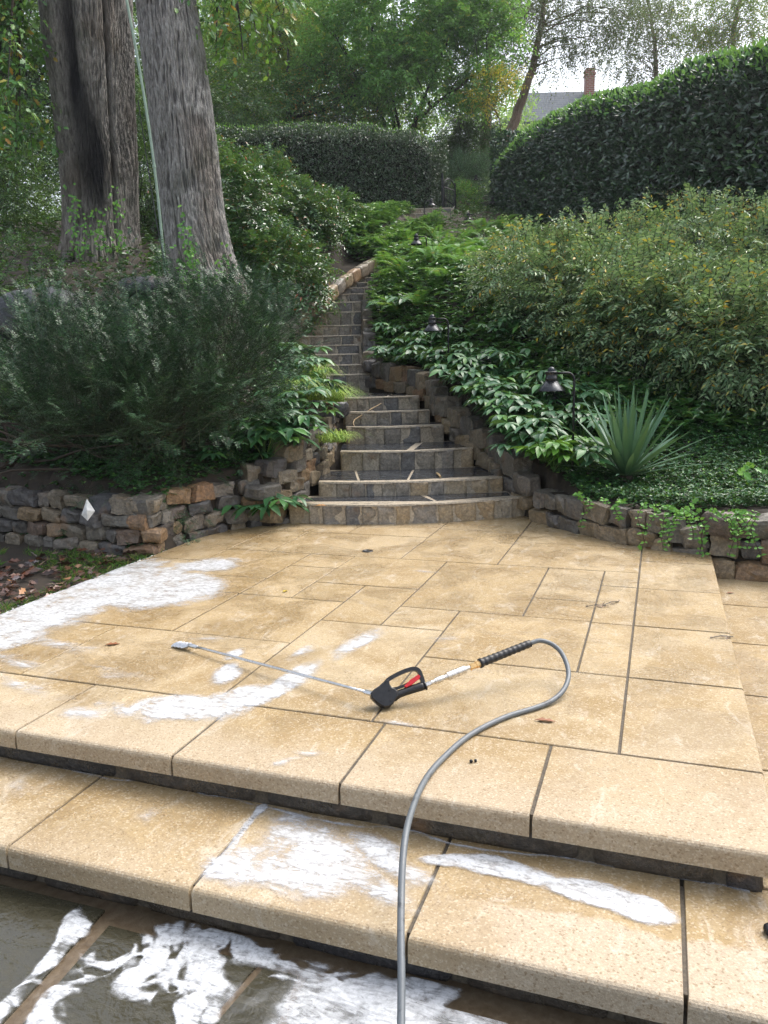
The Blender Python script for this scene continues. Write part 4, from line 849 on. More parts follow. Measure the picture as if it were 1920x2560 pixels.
# ---- ferns
def fern(base, nf, L, label, group, seed, mat=None):
    rg = np.random.default_rng(seed); root = thing('fern', base, label, 'fern', group); f = MB(); st = MB(); base = np.asarray(base, float)
    for k in range(nf):
        az = rg.uniform(0, 2*pi); ln = L*rg.uniform(.7, 1.1); el = rg.uniform(.8, 1.35); t = np.linspace(0, 1, 30); dr = rg.uniform(.45, .85)
        hd = np.array([cos(az), sin(az), 0]); P = base+hd*(ln*t*cos(el)*1.0+ln*.25*t**2)[:, None]+np.array([0, 0, 1.0])*(ln*(sin(el)*t-dr*t**2.2))[:, None]
        st.tube(P[::3], np.linspace(.004, .0012, 10), 4); T = nrm(np.gradient(P, axis=0)); S = nrm(np.cross(T, [0, 0, 1.0])); up = np.cross(S, T)
        w = .23*ln*np.sin(pi*np.clip(t, .04, 1)**.75)**.8*(1-t*.35)
        for s in (-1, 1): leaves(f, P[3:], S[3:]*s+T[3:]*.45, up[3:]+S[3:]*s*.1, w[3:]*.9+.008, .0155*ln/.7, 'd', .12, .12)
    under(f.build('fronds', mat or MAT['fern'], smooth=False), root); under(st.build('stalk', MAT['cover']), root)
FR = [(1010,12.6),(1060,12.2),(1120,12.0),(1170,12.3),(1030,13.6),(1090,13.4),(1150,13.6),(1210,13.2),(1270,12.6),(1060,15),(1130,15.2),(1200,15),(1260,14.6),(1320,13.8),(1100,17),(1175,17.4),(1240,17),(1310,16),(1205,18.6),(1250,19),(985,14.6),(1000,15.8),(1280,18.5),(1360,15.2),(1400,13.6),(965,16.4),(1010,17.3),(1040,18.2),(1050,18.8),(960,16.2),(1010,19),(1020,16.6),(1060,17.4)]
for k, (px, y) in enumerate(FR): fern(offstep(onT(px, y), .35 if y < 16 else .05), 10, .88, 'light green fern with arching fronds in the fern bank above the upper steps', 'ferns on the bank above the steps', 200+k)
for k, (px, y) in enumerate([(1055,20.0),(1035,19.0),(1000,18.2),(940,17.6)]): fern(onT(px, y), 10, .75, 'fern below the clipped hedge beside the iron gate', 'ferns below the clipped hedge', 240+k)
for k, (px, y, lb) in enumerate([(115, 9.9, 'tall yellow green fern behind the grey boulder'), (265, 9.3, 'yellow green fern between the wide forked trunk and the yew'), (330, 9.0, 'yellow green fern at the foot of the pale green pole'), (190, 9.0, 'yellow green fern beside the boulder, behind the yew'), (70, 7.9, 'fern half buried in the yew below the boulder'), (420, 9.0, 'small fern below the leaning grey trunk')]): fern(onT(px, y), 10, .62 if k != 5 else .45, lb, 'ferns behind the yew', 260+k)

# ---- yucca
def yucca():
    b = ony(1565, 1190, 6.6); root = thing('yucca', b, 'spiky blue green yucca with sword shaped leaves on the creeper bed', 'yucca'); f = MB()
    m = 9; t = np.linspace(0, 1, m)
    for k in range(64):
        u = (k+.5)/64; az = k*2.39996; el = radians(86-74*u**1.05); L = RNG.uniform(.68, .88)*(1-.15*u); w = RNG.uniform(.046, .060)
        hd = np.array([cos(az), sin(az), 0]); P = np.array(b)+hd*(L*t*cos(el))[:, None]+np.array([0, 0, 1.0])*(L*t*sin(el)-.10*L*t**2.5*u)[:, None]+hd*.02
        T = nrm(np.gradient(P, axis=0)); S = nrm(np.cross(T, [0, 0, 1.0])+1e-6); up = np.cross(S, T); wd = w*np.minimum(1, .55+t*1.6)*(1-t**3.2)
        V = np.concatenate([P-S*wd[:, None]/2, P-up*wd[:, None]*.16, P+S*wd[:, None]/2]); F = [(q, q+1, m+q+1, m+q) for q in range(m-1)]+[(m+q, m+q+1, 2*m+q+1, 2*m+q) for q in range(m-1)]
        f.add(V, F)
    under(f.build('leaves', MAT['yucca'], smooth=True), root); c = MB(); c.lathe([(.055, -.05), (.06, .02), (.04, .06), (0, .08)], 10, b); under(c.build('crown', MAT['twig']), root)
yucca()
# ---- lime grass
def lgrass(base, n, L, label, seed):
    rg = np.random.default_rng(seed); root = thing('ornamental_grass', base, label, 'grass clump', 'lime green grass clumps'); f = MB(); m = 6; t = np.linspace(0, 1, m); base = np.asarray(base, float)
    for k in range(n):
        az = rg.uniform(-pi, pi); hd = nrm(np.array([cos(az)+.25, sin(az)-.35, 0])); ln = L*rg.uniform(.6, 1.1); h = rg.uniform(.55, 1.15)
        P = base+rg.normal(size=3)*[.06, .06, 0]+hd*(ln*(t*.55+.35*t**2))[:, None]+np.array([0, 0, 1.0])*(ln*(h*1.5*t-1.35*h*t**2))[:, None]; S = np.cross(hd, [0, 0, 1.0]); w = rg.uniform(.004, .0075)*(1-t**2*.9)
        f.add(np.concatenate([P-S*w[:, None]/2, P+S*w[:, None]/2]), [(q, q+1, m+q+1, m+q) for q in range(m-1)])
    under(f.build('blades', MAT['lime']), root)
for k, (px, py, y, L, lb) in enumerate([(795,1000,8.6,.42,'lime green arching grass clump nearest the landing of the steps'), (745,985,8.5,.4,'lime green grass clump between the hellebores and the yew'), (842,1005,8.9,.38,'lime green grass clump spilling over the dark coping stone'), (835,1105,8.0,.28,'small grass clump growing on the top of the stone wall beside the steps'), (790,950,9.2,.4,'lime green grass clump furthest up beside the steps')]): lgrass(ony(px, py, y), 260, L, lb, 300+k)

# ------------------------------------------------------------------ big trunks
def trunk(name, rows, Y, label, groove, mat, seed, ivy=None):
    """rows: (py, pxl, pxr) silhouette; a real round trunk with furrowed bark"""
    rows = sorted(rows, key=lambda r: -r[0]); C = []; R = []
    for py, l, r in rows:
        a = ony(l, py, Y); b = ony(r, py, Y); C.append((a+b)/2); R.append(np.linalg.norm(b-a)/2*.93)
    C = np.array(C); R = np.array(R); root = thing(name, C[0], label, 'tree')
    C = np.vstack([C[0]+[0, 0, -.5], C, C[-1]+(C[-1]-C[-2])/np.linalg.norm(C[-1]-C[-2])*3.5]); R = np.r_[R[0]*1.12, R, R[-1]*.95]
    s = np.r_[0, np.cumsum(np.linalg.norm(np.diff(C, axis=0), axis=1))]; S = np.arange(0, s[-1], .02); nt = 520
    c = np.stack([np.interp(S, s, C[:, k]) for k in range(3)], -1); rad = np.interp(S, s, R); th = np.arange(nt)*2*pi/nt
    Rr = rad[:, None]*np.ones(nt)[None]
    flare = np.exp(-np.maximum(0, S-.5)/.5)[:, None]*.05*(1+np.sin(th*5+seed))[None]*.7; Rr = Rr*(1+flare)
    Rr = Rr*(1+.05*fbm(xyz(np.cos(th)[None]*1.3, np.sin(th)[None]*1.3, S[:, None]*.5+seed), 3))
    circ = th[None]*rad.mean(); tw = .15*fbm(xyz(circ*1.2, S[:, None]*.8, 2.0+seed), 2)
    q = xyz(np.cos(th+0*S[:, None])*rad.mean()*40+tw*20, np.sin(th+0*S[:, None])*rad.mean()*40+tw*20, S[:, None]*4.2+seed*3); rg = 1-np.abs(fbm(q, 3))*3.2; rg2 = fbm(q*np.array([2.2, 2.2, 4.5]), 2)
    stain_crack = np.zeros_like(Rr)
    ang = ((th[None]-(1.5*pi))+pi) % (2*pi)-pi     # 0 facing the camera, + to the right
    if groove:
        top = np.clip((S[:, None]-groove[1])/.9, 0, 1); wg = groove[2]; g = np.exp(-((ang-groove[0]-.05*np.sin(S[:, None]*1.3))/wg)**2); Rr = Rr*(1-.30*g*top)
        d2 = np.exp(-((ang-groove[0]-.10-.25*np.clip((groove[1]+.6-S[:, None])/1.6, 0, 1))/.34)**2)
        stain_crack = np.clip(g*top*1.6+d2*np.clip(1-np.abs(S[:, None]-groove[1]+.35)/1.2, 0, 1)*2.2, 0, 1)*(.85+.5*fbm(xyz(circ*3, S[:, None]*1.1, 5.0+0*circ), 3))
        st2 = np.clip((ang-.78)/.18, 0, 1)*np.clip((fbm(xyz(circ*2.5, S[:, None]*.7, 9.0), 3)+.55), 0, 1); stain_crack = np.maximum(stain_crack, st2*.75)
        slit = np.exp(-((ang-groove[3]-.1*(S[:, None]-groove[4]))/.05)**2)*np.clip(1-((S[:, None]-groove[4])/.62)**2, 0, 1); Rr = Rr-.07*slit; stain_crack = np.maximum(stain_crack, .35*slit)
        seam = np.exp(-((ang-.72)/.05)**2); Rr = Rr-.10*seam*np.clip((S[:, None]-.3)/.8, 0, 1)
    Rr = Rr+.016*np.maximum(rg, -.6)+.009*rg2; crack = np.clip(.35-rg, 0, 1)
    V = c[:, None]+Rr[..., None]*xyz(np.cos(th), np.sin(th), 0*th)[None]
    stain_crack = np.maximum(stain_crack, np.clip(crack*1.5-.3, 0, 1)*.6)  # bark furrows darkened by depth, sharing the wet stain's mask
    m = len(S); i, j = np.meshgrid(np.arange(m-1), np.arange(nt), indexing='ij'); j2 = (j+1) % nt
    mb = MB(); mb.add(V.reshape(-1, 3), np.stack([i*nt+j, i*nt+j2, (i+1)*nt+j2, (i+1)*nt+j], -1).reshape(-1, 4), stain_crack.ravel())
    under(mb.build('trunk', mat, smooth=False, attr='stain_crack'), root)
    return root, C
treeA, CA = trunk('forked_tree', [(-80, 90, 330), (0, 97, 334), (127, 110, 338), (253, 131, 340), (400, 148, 344), (506, 158, 346), (590, 158, 350), (640, 150, 362)], 12.2, 'very wide grey old tree with a dark wet cleft where its trunk forks', (-.12, 2.15, .16, -.25, 1.15), MAT['barkA'], 3)
treeB, CB = trunk('leaning_tree', [(-80, 330, 480), (0, 337, 491), (127, 350, 513), (359, 380, 544), (548, 405, 565), (640, 416, 585), (710, 410, 612)], 10.4, 'tall grey furrowed tree trunk leaning over the yew', None, MAT['barkB'], 8)
def hang_branch(parent, start, ends, n, lL, mat, label=None):
    st = MB(); f = MB(); tips = []
    for e in ends:
        P = np.array([start+(e-start)*t+np.array([0, 0, .25*sin(pi*t)]) for t in np.linspace(0, 1, 8)]); st.tube(P, np.linspace(.035, .006, 8), 6); tips.append(P)
    idx = RNG.integers(0, len(tips), n); tt = RNG.integers(3, 8, n); O = np.array([tips[a][b] for a, b in zip(idx, tt)])+RNG.normal(size=(n, 3))*.12
    D = nrm(RNG.normal(size=(n, 3))*[1, 1, .5]+[0, 0, -.35]); sprays(f, O, D, RNG.uniform(.25, .55, n), 7, lL, lL*.75, 'o', .35, .9, .5, .6, st, .004, .15, .3)
    b = under(st.build('branch', MAT['barkthin']), parent); under(f.build('leaves', mat), b)
hang_branch(treeA, ony(60, -160, 11.6), [ony(-40, 60, 11), ony(30, 150, 11.2), ony(50, 300, 11.5), ony(-20, 300, 11.2), ony(40, 380, 11.6), ony(20, 220, 10.8)], 230, .12, MAT['oakleaf'])
hang_branch(treeB, ony(560, -200, 10.6), [ony(560, 60, 10.4), ony(640, 80, 10.6), ony(700, 30, 10.8), ony(610, 150, 10.4), ony(540, 140, 10.6), ony(740, -10, 11), ony(590, 20, 10)], 150, .12, MAT['oakleaf'])
# ivy climbing the feet of both trunks
for root, C, yy, pts, lb in ((treeA, CA, 12.2, [(180, 520), (210, 590), (240, 570), (290, 520), (300, 590), (260, 610), (190, 610)], 0), (treeB, CB, 10.4, [(465, 590), (468, 640), (450, 690), (480, 660), (560, 690)], 0)):
    f = MB()
    for px, py in pts:
        m = 34; c = ony(px, py, yy-.72 if yy > 12 else yy-.56); P = c+RNG.normal(size=(m, 3))*[.06, .03, .13]; leaves(f, P, nrm(RNG.normal(size=(m, 3))*[1, .3, 1]), nrm(xyz(0, -1, .5+0*np.arange(m))+RNG.normal(size=(m, 3))*.3), RNG.uniform(.03, .07, m), .045, 'o', .15, .1)
    under(f.build('ivy', MAT['ivy']), root)
# pale pole between the trunks
p0, p1 = ony(415, 700, 9.9), ony(305, -60, 9.9); root = thing('pole', p0, 'thin pale green pole leaning between the two big trunks', 'pole')
t = np.linspace(0, 1, 14)[:, None]; P = p0+(p1-p0)*t+np.array([.06, 0, 0])*np.sin(t*pi); under(MB().tube(P, .016, 10).build('shaft', MAT['pole']), root)
k = P[5]; k2 = P[5]+(P[6]-P[5])*.13; under(MB().tube([k, k2], .022, 10).build('collar', MAT['pole']), root)
tag(MB().tube([ony(420, 700, 9.7), ony(392, 560, 9.8), ony(372, 430, 9.9), ony(345, 250, 10)], .006, 6).build('cable', MAT['iron']), 'thin black cable running beside the pale green pole', 'cable')

# ------------------------------------------------------------------ trees behind
def tree(name, base, stems, blobs, n, Ls_, nl, lL, lW, mat, bark, label, r0=.07, tpl='d', droop=.25, group=None, clump=.35, up=.2, rin=.25, limbn=26, cat='tree', spread=.9, lthick=.32):
    root = thing(name, base, label, cat, group); st = MB(); f = MB(); base = np.asarray(base, float)
    ends = []
    for s in stems:
        P = np.array([base]+[np.asarray(q, float) for q in s]); Q, L = resample(P, .35); Q[1:-1] += RNG.normal(size=(len(Q)-2, 3))*.025; st.tube(Q, np.linspace(r0, r0*.3, len(Q)), 8); ends.append(Q)
    allp = np.concatenate([e[len(e)//4:] for e in ends])
    tips, _, _ = blob_pts(blobs, limbn, .55, .95)
    for tp in tips:
        k = np.argmin(np.linalg.norm((allp-tp)*[1, 1, 1.6]+[0, 0, .8], axis=1)); limbs(st, allp[k], [tp], r0*lthick, 6, 5, .08)
    P, O, idx = blob_pts(blobs, n, rin, 1.0, clump=clump)
    hole = fbm(P*np.array([.9, .9, .9])/max(.5, np.mean(np.array(blobs)[:, 3])/2.5), 3); k = hole > -.22; P, O = P[k], O[k]; m = len(P)
    D = nrm(O+np.array([0, 0, up])+RNG.normal(size=(m, 3))*.6); sprays(f, P, D, RNG.uniform(*Ls_, m), nl, lL, lW, tpl, droop, spread, .6, .5, st, .004, .25, .2)
    under(st.build('trunk', bark), root); under(f.build('crown', mat), root); return root
def tb(px, py, y, rx, ry, rz): c = ony(px, py, y); return (c[0], c[1], c[2], rx, ry, rz)
def gz(px, y): x = (px-960)/FPX*y*1.02; return np.array([x, y, float(terrain(x, y))])
Yc = 26.5
tree('spreading_tree', gz(1010, Yc), [[ony(985, 300, Yc), ony(930, 130, Yc), ony(930, -40, Yc)], [ony(1000, 320, Yc), ony(968, 200, Yc), ony(880, 90, Yc)], [ony(1040, 310, Yc), ony(1085, 180, Yc), ony(1165, -20, Yc)], [ony(1030, 310, Yc-.4), ony(1100, 250, Yc-.4), ony(1240, 160, Yc-.5)], [ony(960, 300, Yc), ony(890, 190, Yc), ony(850, 100, Yc)]],
     [tb(1000, 60, Yc, 3.0, 1.9, 1.5), tb(880, 140, Yc, 1.7, 1.5, 1.4), tb(1140, 120, Yc-.3, 1.9, 1.5, 1.4), tb(1030, -70, Yc, 2.8, 1.8, 1.4), tb(1010, 190, Yc-.6, 2.2, 1.3, 1.0), tb(1200, 30, Yc, 1.3, 1.2, 1.1), tb(1190, 210, Yc-.6, 1.0, .8, .6)], 7600, (.3, .6), 8, .19, .078, MAT['treegreen'], MAT['barkthin'], 'fresh green tree fanning out from several stems behind the clipped hedge', .08, up=.35, droop=.3)
tree('yellowing_shrub', gz(1270, 25), [[ony(1250, 290, 25), ony(1220, 240, 25)]], [tb(1235, 225, 25, .75, .5, .5), tb(1280, 195, 25, .4, .3, .35), tb(1190, 255, 25, .4, .4, .3)], 190, (.3, .5), 8, .12, .05, MAT['goldleaf'], MAT['barkthin'], 'small golden leaved tree in front of the birch trunks', .03, limbn=10, clump=.2)
for k, (px, y, bls, mt, lb) in enumerate([
 (655, 28, [(600, 40), (680, 110), (640, 190), (560, 150), (720, 30)], 'treeyellow', 'thin dark stemmed tree with yellow green leaves, nearest the leaning grey trunk'),
 (735, 31, [(740, 60), (790, 130), (720, 180), (780, -20)], 'treeyellow', 'thin dark stemmed tree with yellow green leaves, nearest the fresh green fanning tree'),
 (600, 34, [(540, 60), (600, -30), (560, 220), (640, 260)], 'treegreen', 'pale green tree furthest back between the leaning trunk and the fresh green tree')]):
    tree('slender_tree', gz(px, y), [[ony(px-15, 240, y), ony(px-50, 120, y), ony(px-70, -30, y)], [ony(px-5, 230, y), ony(px+40, 120, y), ony(px+60, -30, y)]], [tb(a, b, y, 1.25, 1.1, .95) for a, b in bls], 3000, (.3, .6), 8, .13, .07, MAT[mt], MAT['barkthin'], lb, .085, clump=.4, group='slender trees behind the hedge')
for k, (px, y, bls, lb) in enumerate([(60, 22, [(0, 120), (100, 200), (30, 330), (90, 60), (-40, 230), (60, 430)], 'dense dark tree behind the wide forked trunk'), (420, 24, [(370, 100), (400, 260), (450, 330), (560, 250), (360, 380)], 'dense dark tree showing in the gap between the two big trunks'), (720, 27, [(640, 260), (760, 250), (830, 240), (700, 300), (880, 270), (960, 290)], 'mid green rounded tree low behind the clipped hedge')]):
    tree('evergreen_tree', gz(px, y), [[ony(px, 300, y), ony(px, 100, y)]], [tb(a, b, y, 1.5, 1.2, 1.2) for a, b in bls], 4000, (.3, .6), 9, .13, .06, MAT['treedark' if k < 2 else 'oakleaf'], MAT['barkthin'], lb, .12, clump=.25, group='broad trees behind the hedge')
tree('dark_evergreen', gz(1150, 28), [[ony(1150, 350, 28), ony(1150, 290, 28)]], [tb(1130, 330, 28, .9, .9, 1.1), tb(1170, 380, 28, .8, .8, .9), tb(1110, 400, 28, .7, .7, .9), tb(1190, 310, 28, .7, .7, .8), tb(1140, 440, 28, .9, .7, .9), tb(1210, 450, 28, .8, .7, .8)], 4200, (.3, .5), 9, .09, .035, MAT['treedark'], MAT['barkthin'], 'dark evergreen beside the flaky trunk behind the gate', .1, limbn=10)
# birches
def birch(name, pts, y, r0, blobs, n, label, lL=.085, mat='treegrey'):
    P = [ony(a, b, y) for a, b in pts]; return tree(name, P[0], [P[1:]], [tb(a, b, y, rx, 1.2, rz) for a, b, rx, rz in blobs], int(n*1.7), (.35, .8), 9, lL*1.25, lL*.62, MAT[mat], MAT['barkbirch'], label, r0, droop=.55, clump=.5, up=-.1, rin=.05, limbn=22, group=None, lthick=.17)
birch('birch_tree', [(1262, 372), (1290, 290), (1325, 190), (1352, 90), (1368, -60)], 30, .20, [(1390, 60, 1.7, 1.3), (1290, 90, 1.2, 1.2), (1400, 150, .8, .6), (1530, 40, 1.6, .9), (1350, -40, 2.2, 1.0), (1600, 20, 1.6, .8)], 1700, 'leaning birch with flaky bark and fine drooping leaves in front of the slate roof')
birch('birch_tree', [(1217, 410), (1215, 330), (1218, 230), (1225, 60)], 29, .22, [(1240, 40, 1.0, 1.0), (1290, -20, 1.4, .9)], 260, 'straight flaky barked trunk standing behind the gate')
birch('birch_tree', [(1640, 300), (1640, 130), (1625, 30), (1600, -80)], 34, .12, [(1640, 60, 1.6, .9), (1560, 130, 1.3, .8), (1720, 110, 1.3, .7), (1650, -30, 2.2, .9), (1600, 170, 1.0, .6)], 1100, 'loose grey green tree against the pale sky behind the laurel hedge')
birch('birch_tree', [(1850, 200), (1830, 100), (1845, 20), (1860, -80)], 32, .12, [(1830, 40, 1.5, .8), (1900, 30, 1.3, .9), (1790, 90, 1.1, .5), (1860, -50, 2.2, .8), (1740, 60, 1.0, .6)], 1100, 'yellow green tree above the tallest end of the laurel hedge', mat='treeyellow')
# far wood
def wood():
    f = MB(); n = 26000; px = RNG.uniform(-250, 1330, n); y = RNG.uniform(40, 58, n); h = RNG.uniform(0, 1, n); x = (px-960)/FPX*y; hole = fbm(xyz(x*.22, y*.1, h*4), 3); z = terrain(x, y)+h*17
    k = (hole > -.16-.4*(h < .5)) & ~((px > 1130) & (h > .42)); P = xyz(x, y, z)[k]; m = len(P); sprays(f, P, nrm(RNG.normal(size=(m, 3))+[0, 0, .1]), RNG.uniform(.5, 1.1, m), 8, .24, .13, 'd', .3, .9, .5, .6, None, .004, .2, .2)
    tag(f.build('far_woods', MAT['hazewood']), 'far woods coloured pale green for haze, behind the garden trees', 'woods', kind='stuff')
    f = MB(); n = 2600; x = RNG.uniform(6, 40, n); y = RNG.uniform(62, 75, n); z = terrain(x, y)+RNG.uniform(0, 1, n)*8*(.6+.4*fbm(xyz(x*.2, 0*x, 0*x), 2)); P = xyz(x, y, z); sprays(f, P, rdir(n), RNG.uniform(.6, 1.2, n), 8, .3, .16, 'd', .3, .9, .5, .6, None); tag(f.build('far_woods', MAT['treegrey']), 'grey green far trees behind the slate roofed house', 'woods', kind='stuff')
wood()
# ------------------------------------------------------------------ house
yh = 55.0; eL = ony(1270, 304, yh); eR = ony(1560, 300, yh); rL = ony(1330, 232, yh+4); rR = ony(1600, 228, yh+4); root = thing('house', ((eL+eR)/2)[:2].tolist()+[float(terrain(eL[0], yh))], 'far house with a blue grey slate roof and brick chimney, behind the birch', 'house')
ze = eL[2]; zg = float(terrain(eL[0], yh))-1; x0h, x1h = eL[0]-.5, eR[0]
under(MB().box((x0h+.4, yh+.4, zg), (x1h, yh+8, ze+.05)).build('wall', MAT['housewall']), root)
zr_ = rL[2]; V = [(x0h, yh, ze), (x1h, yh, ze), (x1h, yh+4, zr_), (rL[0]-.3, yh+4, zr_), (x0h, yh+8, ze), (x1h, yh+8, ze)]; V += [(a, b, c-.2) for a, b, c in V]
rf = under(MB().add(V, [(0,1,2,3),(3,2,5,4),(0,3,4),(6,9,8,7),(9,10,11,8),(6,10,9),(0,6,7,1),(0,4,10,6),(4,5,11,10),(1,7,8,2),(2,8,11,5)]).build('roof', MAT['roof']), root)
cl, cr = ony(1467, 170, yh+3), ony(1488, 170, yh+3); ct = cl[2]; cb = ony(1470, 250, yh+3)[2]-2
ch = MB().box((cl[0], yh+3, cb), (cr[0], yh+3.7, ct)); ch.box((cl[0]-.05, yh+2.95, ct-.42), (cr[0]+.05, yh+3.75, ct-.26)); ch.box((cl[0]-.03, yh+2.97, ct-.14), (cr[0]+.03, yh+3.73, ct+.02))
co_ = ch.build('chimney', MAT['brick']); under(co_, root)

# ------------------------------------------------------------------ gate, far steps
def gate():
    g = ony(1085, 575, 21.6); root = thing('iron_gate', g, 'open black wrought iron garden gate with an arched top and diagonal brace', 'gate')
    a = np.array([g[0]+.24, 21.3, g[2]+.02]); e = nrm(np.array([.55, .83, 0])); W = .62; Hh = 1.18; up = np.array([0, 0, 1.0]); fr = MB(); br = MB(); pick = MB()
    for s in (0, W): fr.tube([a+e*s, a+e*s+up*(Hh if s else Hh-.05)], .024, 6)
    for z in (.06, .98): fr.tube([a+up*z, a+e*W+up*z], .014, 6)
    for k in range(1, 8): pick.tube([a+e*W*k/8+up*.06, a+e*W*k/8+up*(1.0+.17*sin(pi*k/8))], .012, 5)
    t = np.linspace(0, pi, 12); fr.tube([a+e*(W/2-W/2*cos(q))+up*(.98+.24*sin(q)) for q in t], .014, 6)
    br.tube([a+up*.72+e*0, a+e*W+up*.60], .012, 5); br.tube([a+up*.72, a+e*W*.55+up*.42], .012, 5); br.tube([a+e*W+up*.60, a+e*0+up*.30], .012, 5); br.tube([a+up*.30, a+e*W+up*.1], .012, 5)
    under(fr.build('frame', MAT['iron']), root); under(pick.build('pickets', MAT['iron']), root); under(br.build('brace', MAT['iron']), root)
    p = MB(); p.tube([a-e*.06-up*.1, a-e*.06+up*1.3], .03, 8); under(p.build('post', MAT['iron']), root)
gate()
far = thing('garden_steps', gz(1210, 24), 'weathered grey stone steps beyond the iron gate', 'steps')
for k in range(7):
    y = 23.6+k*.42; l = ony(1125+k*4, 575-k*14.5, y); r = ony(1300-k*2, 572-k*15, y); mb = MB(); x = l[0]
    while x < r[0]-.05:
        b = min(r[0], x+random.uniform(.25, .6)); rough_box(mb, x+.006, b-.006, y, y+.5, l[2]-.2, l[2]+random.uniform(-.008, .008), .012); x = b
    under(mb.build('step', MAT['stepstone'], smooth=True), far)

# ------------------------------------------------------------------ path lamps
def lamp(px, py, y, w, label, armdir=1, foot=.55):
    """px,py = rim centre of the hood, w = real hood diameter"""
    c = ony(px, py, y); r = w/2; s = w/.22; x, yy, z = c; foot_z = min(float(terrain(x+armdir*.2*s, yy)), z-.12*s); root = thing('path_lamp', (x+armdir*.2*s, yy, foot_z), label, 'lamp', 'path lamps along the steps')
    hd = MB(); hd.lathe([(r, 0), (r*1.02, .004*s), (r*.99, .009*s), (.048*s, .088*s), (.044*s, .088*s), (r*.95, .004*s), (r, 0)], 28, c); under(hd.build('hood', MAT['lampmetal'], smooth=True), root)
    nk = MB(); nk.lathe([(.046*s, .086*s), (.050*s, .092*s), (.050*s, .115*s), (.046*s, .118*s), (.047*s, .148*s), (.051*s, .152*s), (.050*s, .160*s), (.038*s, .163*s)], 24, c); under(nk.build('neck', MAT['blackplastic'], smooth=True), root)
    dm = MB(); dm.lathe([(.034*s*cos(t), .162*s+.038*s*sin(t)) for t in np.linspace(0, pi/2, 8)], 20, c); under(dm.build('finial', MAT['lampmetal'], smooth=True), root)
    q = np.array(c); P = [q+np.array([armdir*.05*s, 0, .145*s]), q+np.array([armdir*.10*s, 0, .147*s])]+[q+np.array([armdir*(.13*s+.06*s*sin(t)), 0, .087*s+.06*s*cos(t)]) for t in np.linspace(0, pi/2, 6)]+[np.array([x+armdir*.19*s, yy, z-.1*s]), np.array([x+armdir*.19*s, yy, foot_z-.1])]
    under(MB().tube(P, .0105*s, 8).build('stem', MAT['iron'], smooth=True), root)
    under(MB().lathe([(.0, -.03*s), (.016*s, -.02*s), (.02*s, .03*s), (.02*s, .08*s)], 12, c+np.array([0, 0, .03*s])).build('bulb', MAT['paper'], smooth=True), root)
lamp(1378, 978, 6.75, .225, 'dark conical path lamp above the hellebores, next to the yucca')
lamp(1081, 829, 9.4, .215, 'dark conical path lamp beside the middle steps, below the flecked shrubs')
lamp(1041, 612, 14.6, .21, 'dark conical path lamp at the bend of the upper steps among the ferns', foot=.4)
lamp(1171, 551, 20, .2, 'small path lamp rising from the ferns beyond the bend')
lamp(1079, 515, 20.4, .2, 'small pale topped path lamp in front of the clipped hedge', -1)
lamp(1232, 511, 23.4, .24, 'dark path lamp standing in front of the far steps')
lamp(1190, 450, 25.4, .17, 'pale path lamp in front of the rounded conifer', -1)

# ------------------------------------------------------------------ boulders, paper, twigs
def boulder(c, size, label, seed, kind='boulder'):
    V, F = STONE(14, 3.2); V = V*np.array(size); V = V+np.stack([fbm(V*1.7/max(size)*.5+seed+9*k, 4) for k in range(3)], -1)*.28*np.array(size); tag(MB().add(V+np.array(c), F).build(kind, MAT['boulder'], smooth=True), label, kind)
boulder(ony(75, 765, 8.7)+[0, .3, -.1], (.46, .4, .30), 'smooth dark grey boulder on the bank behind the yew', 3)
boulder(ony(360, 705, 9.6)+[0, .2, -.05], (.32, .3, .12), 'low flat boulder at the foot of the pale green pole', 6)
boulder(onT(1395, 8.3)+[0, 0, .1], (.16, .12, .12), 'small grey rock on the bank behind the lamp beside the yucca', 9, 'rock'); boulder(onT(1215, 9.6)+[0, 0, .1], (.14, .12, .1), 'small grey rock on the bank behind the middle lamp', 11, 'rock')
boulder(ony(860, 1015, 9.2)+[-.18, .1, -.03], (.24, .2, .12), 'dark coping stone under the lime green grass beside the steps', 15, 'rock')
q = [ony(a, b, float(yw(-2.4))-.36) for a, b in ((217, 1247), (236, 1278), (219, 1302), (202, 1288))]
V = np.array([q[0], q[1]+[0, .01, 0], q[2], q[3]+[0, .012, 0], (q[0]+q[2])/2+[.006, -.022, 0], (q[0]*2+q[2])/3+[0, -.012, 0], (q[0]+q[2]*2)/3+[.004, -.018, .0]]); V = np.concatenate([V, V+[0, .003, 0]])
tag(MB().add(V, [(0,5,1),(5,4,1),(4,6,1),(6,2,1),(0,3,5),(5,3,4),(4,3,6),(6,3,2)]+[tuple(7+k for k in f[::-1]) for f in ((0,5,1),(5,4,1),(4,6,1),(6,2,1),(0,3,5),(5,3,4),(4,3,6),(6,3,2))]).build('paper_scrap', MAT['paper']), 'crumpled white paper scrap hanging on the yew above the wall', 'paper')
def steppt(k, px, py): return onz(px, py, steps[k][3]+.008)
P = [ony(650+a*kk, 560+b*kk, y) for a, b, y in ((560, 1200, 9.25), (552, 1180, 9.3), (560, 1160, 9.38), (600, 1135, 9.45), (660, 1095, 9.6), (718, 1063, 9.8))]
root = thing('fallen_twig', P[0], 'long pale fallen twig leaning up the middle steps', 'twig'); under(MB().tube(P, [.006, .006, .006, .0065, .006, .004], 6).build('stem', MAT['stick']), root); under(MB().tube([P[3], P[3]+[-.02, -.02, -.05]], .004, 5).build('side_twig', MAT['stick']), root)
a, b = onz(1092, 1183, steps[1][3]+.01), onz(1101, 1192, steps[1][3]+.012); tag(MB().tube([a, (a+b)/2+[0, 0, .004], b], [.011, .012, .010], 7).build('fallen_twig', MAT['stick']), 'short stub of wood lying on a slate tread', 'twig')
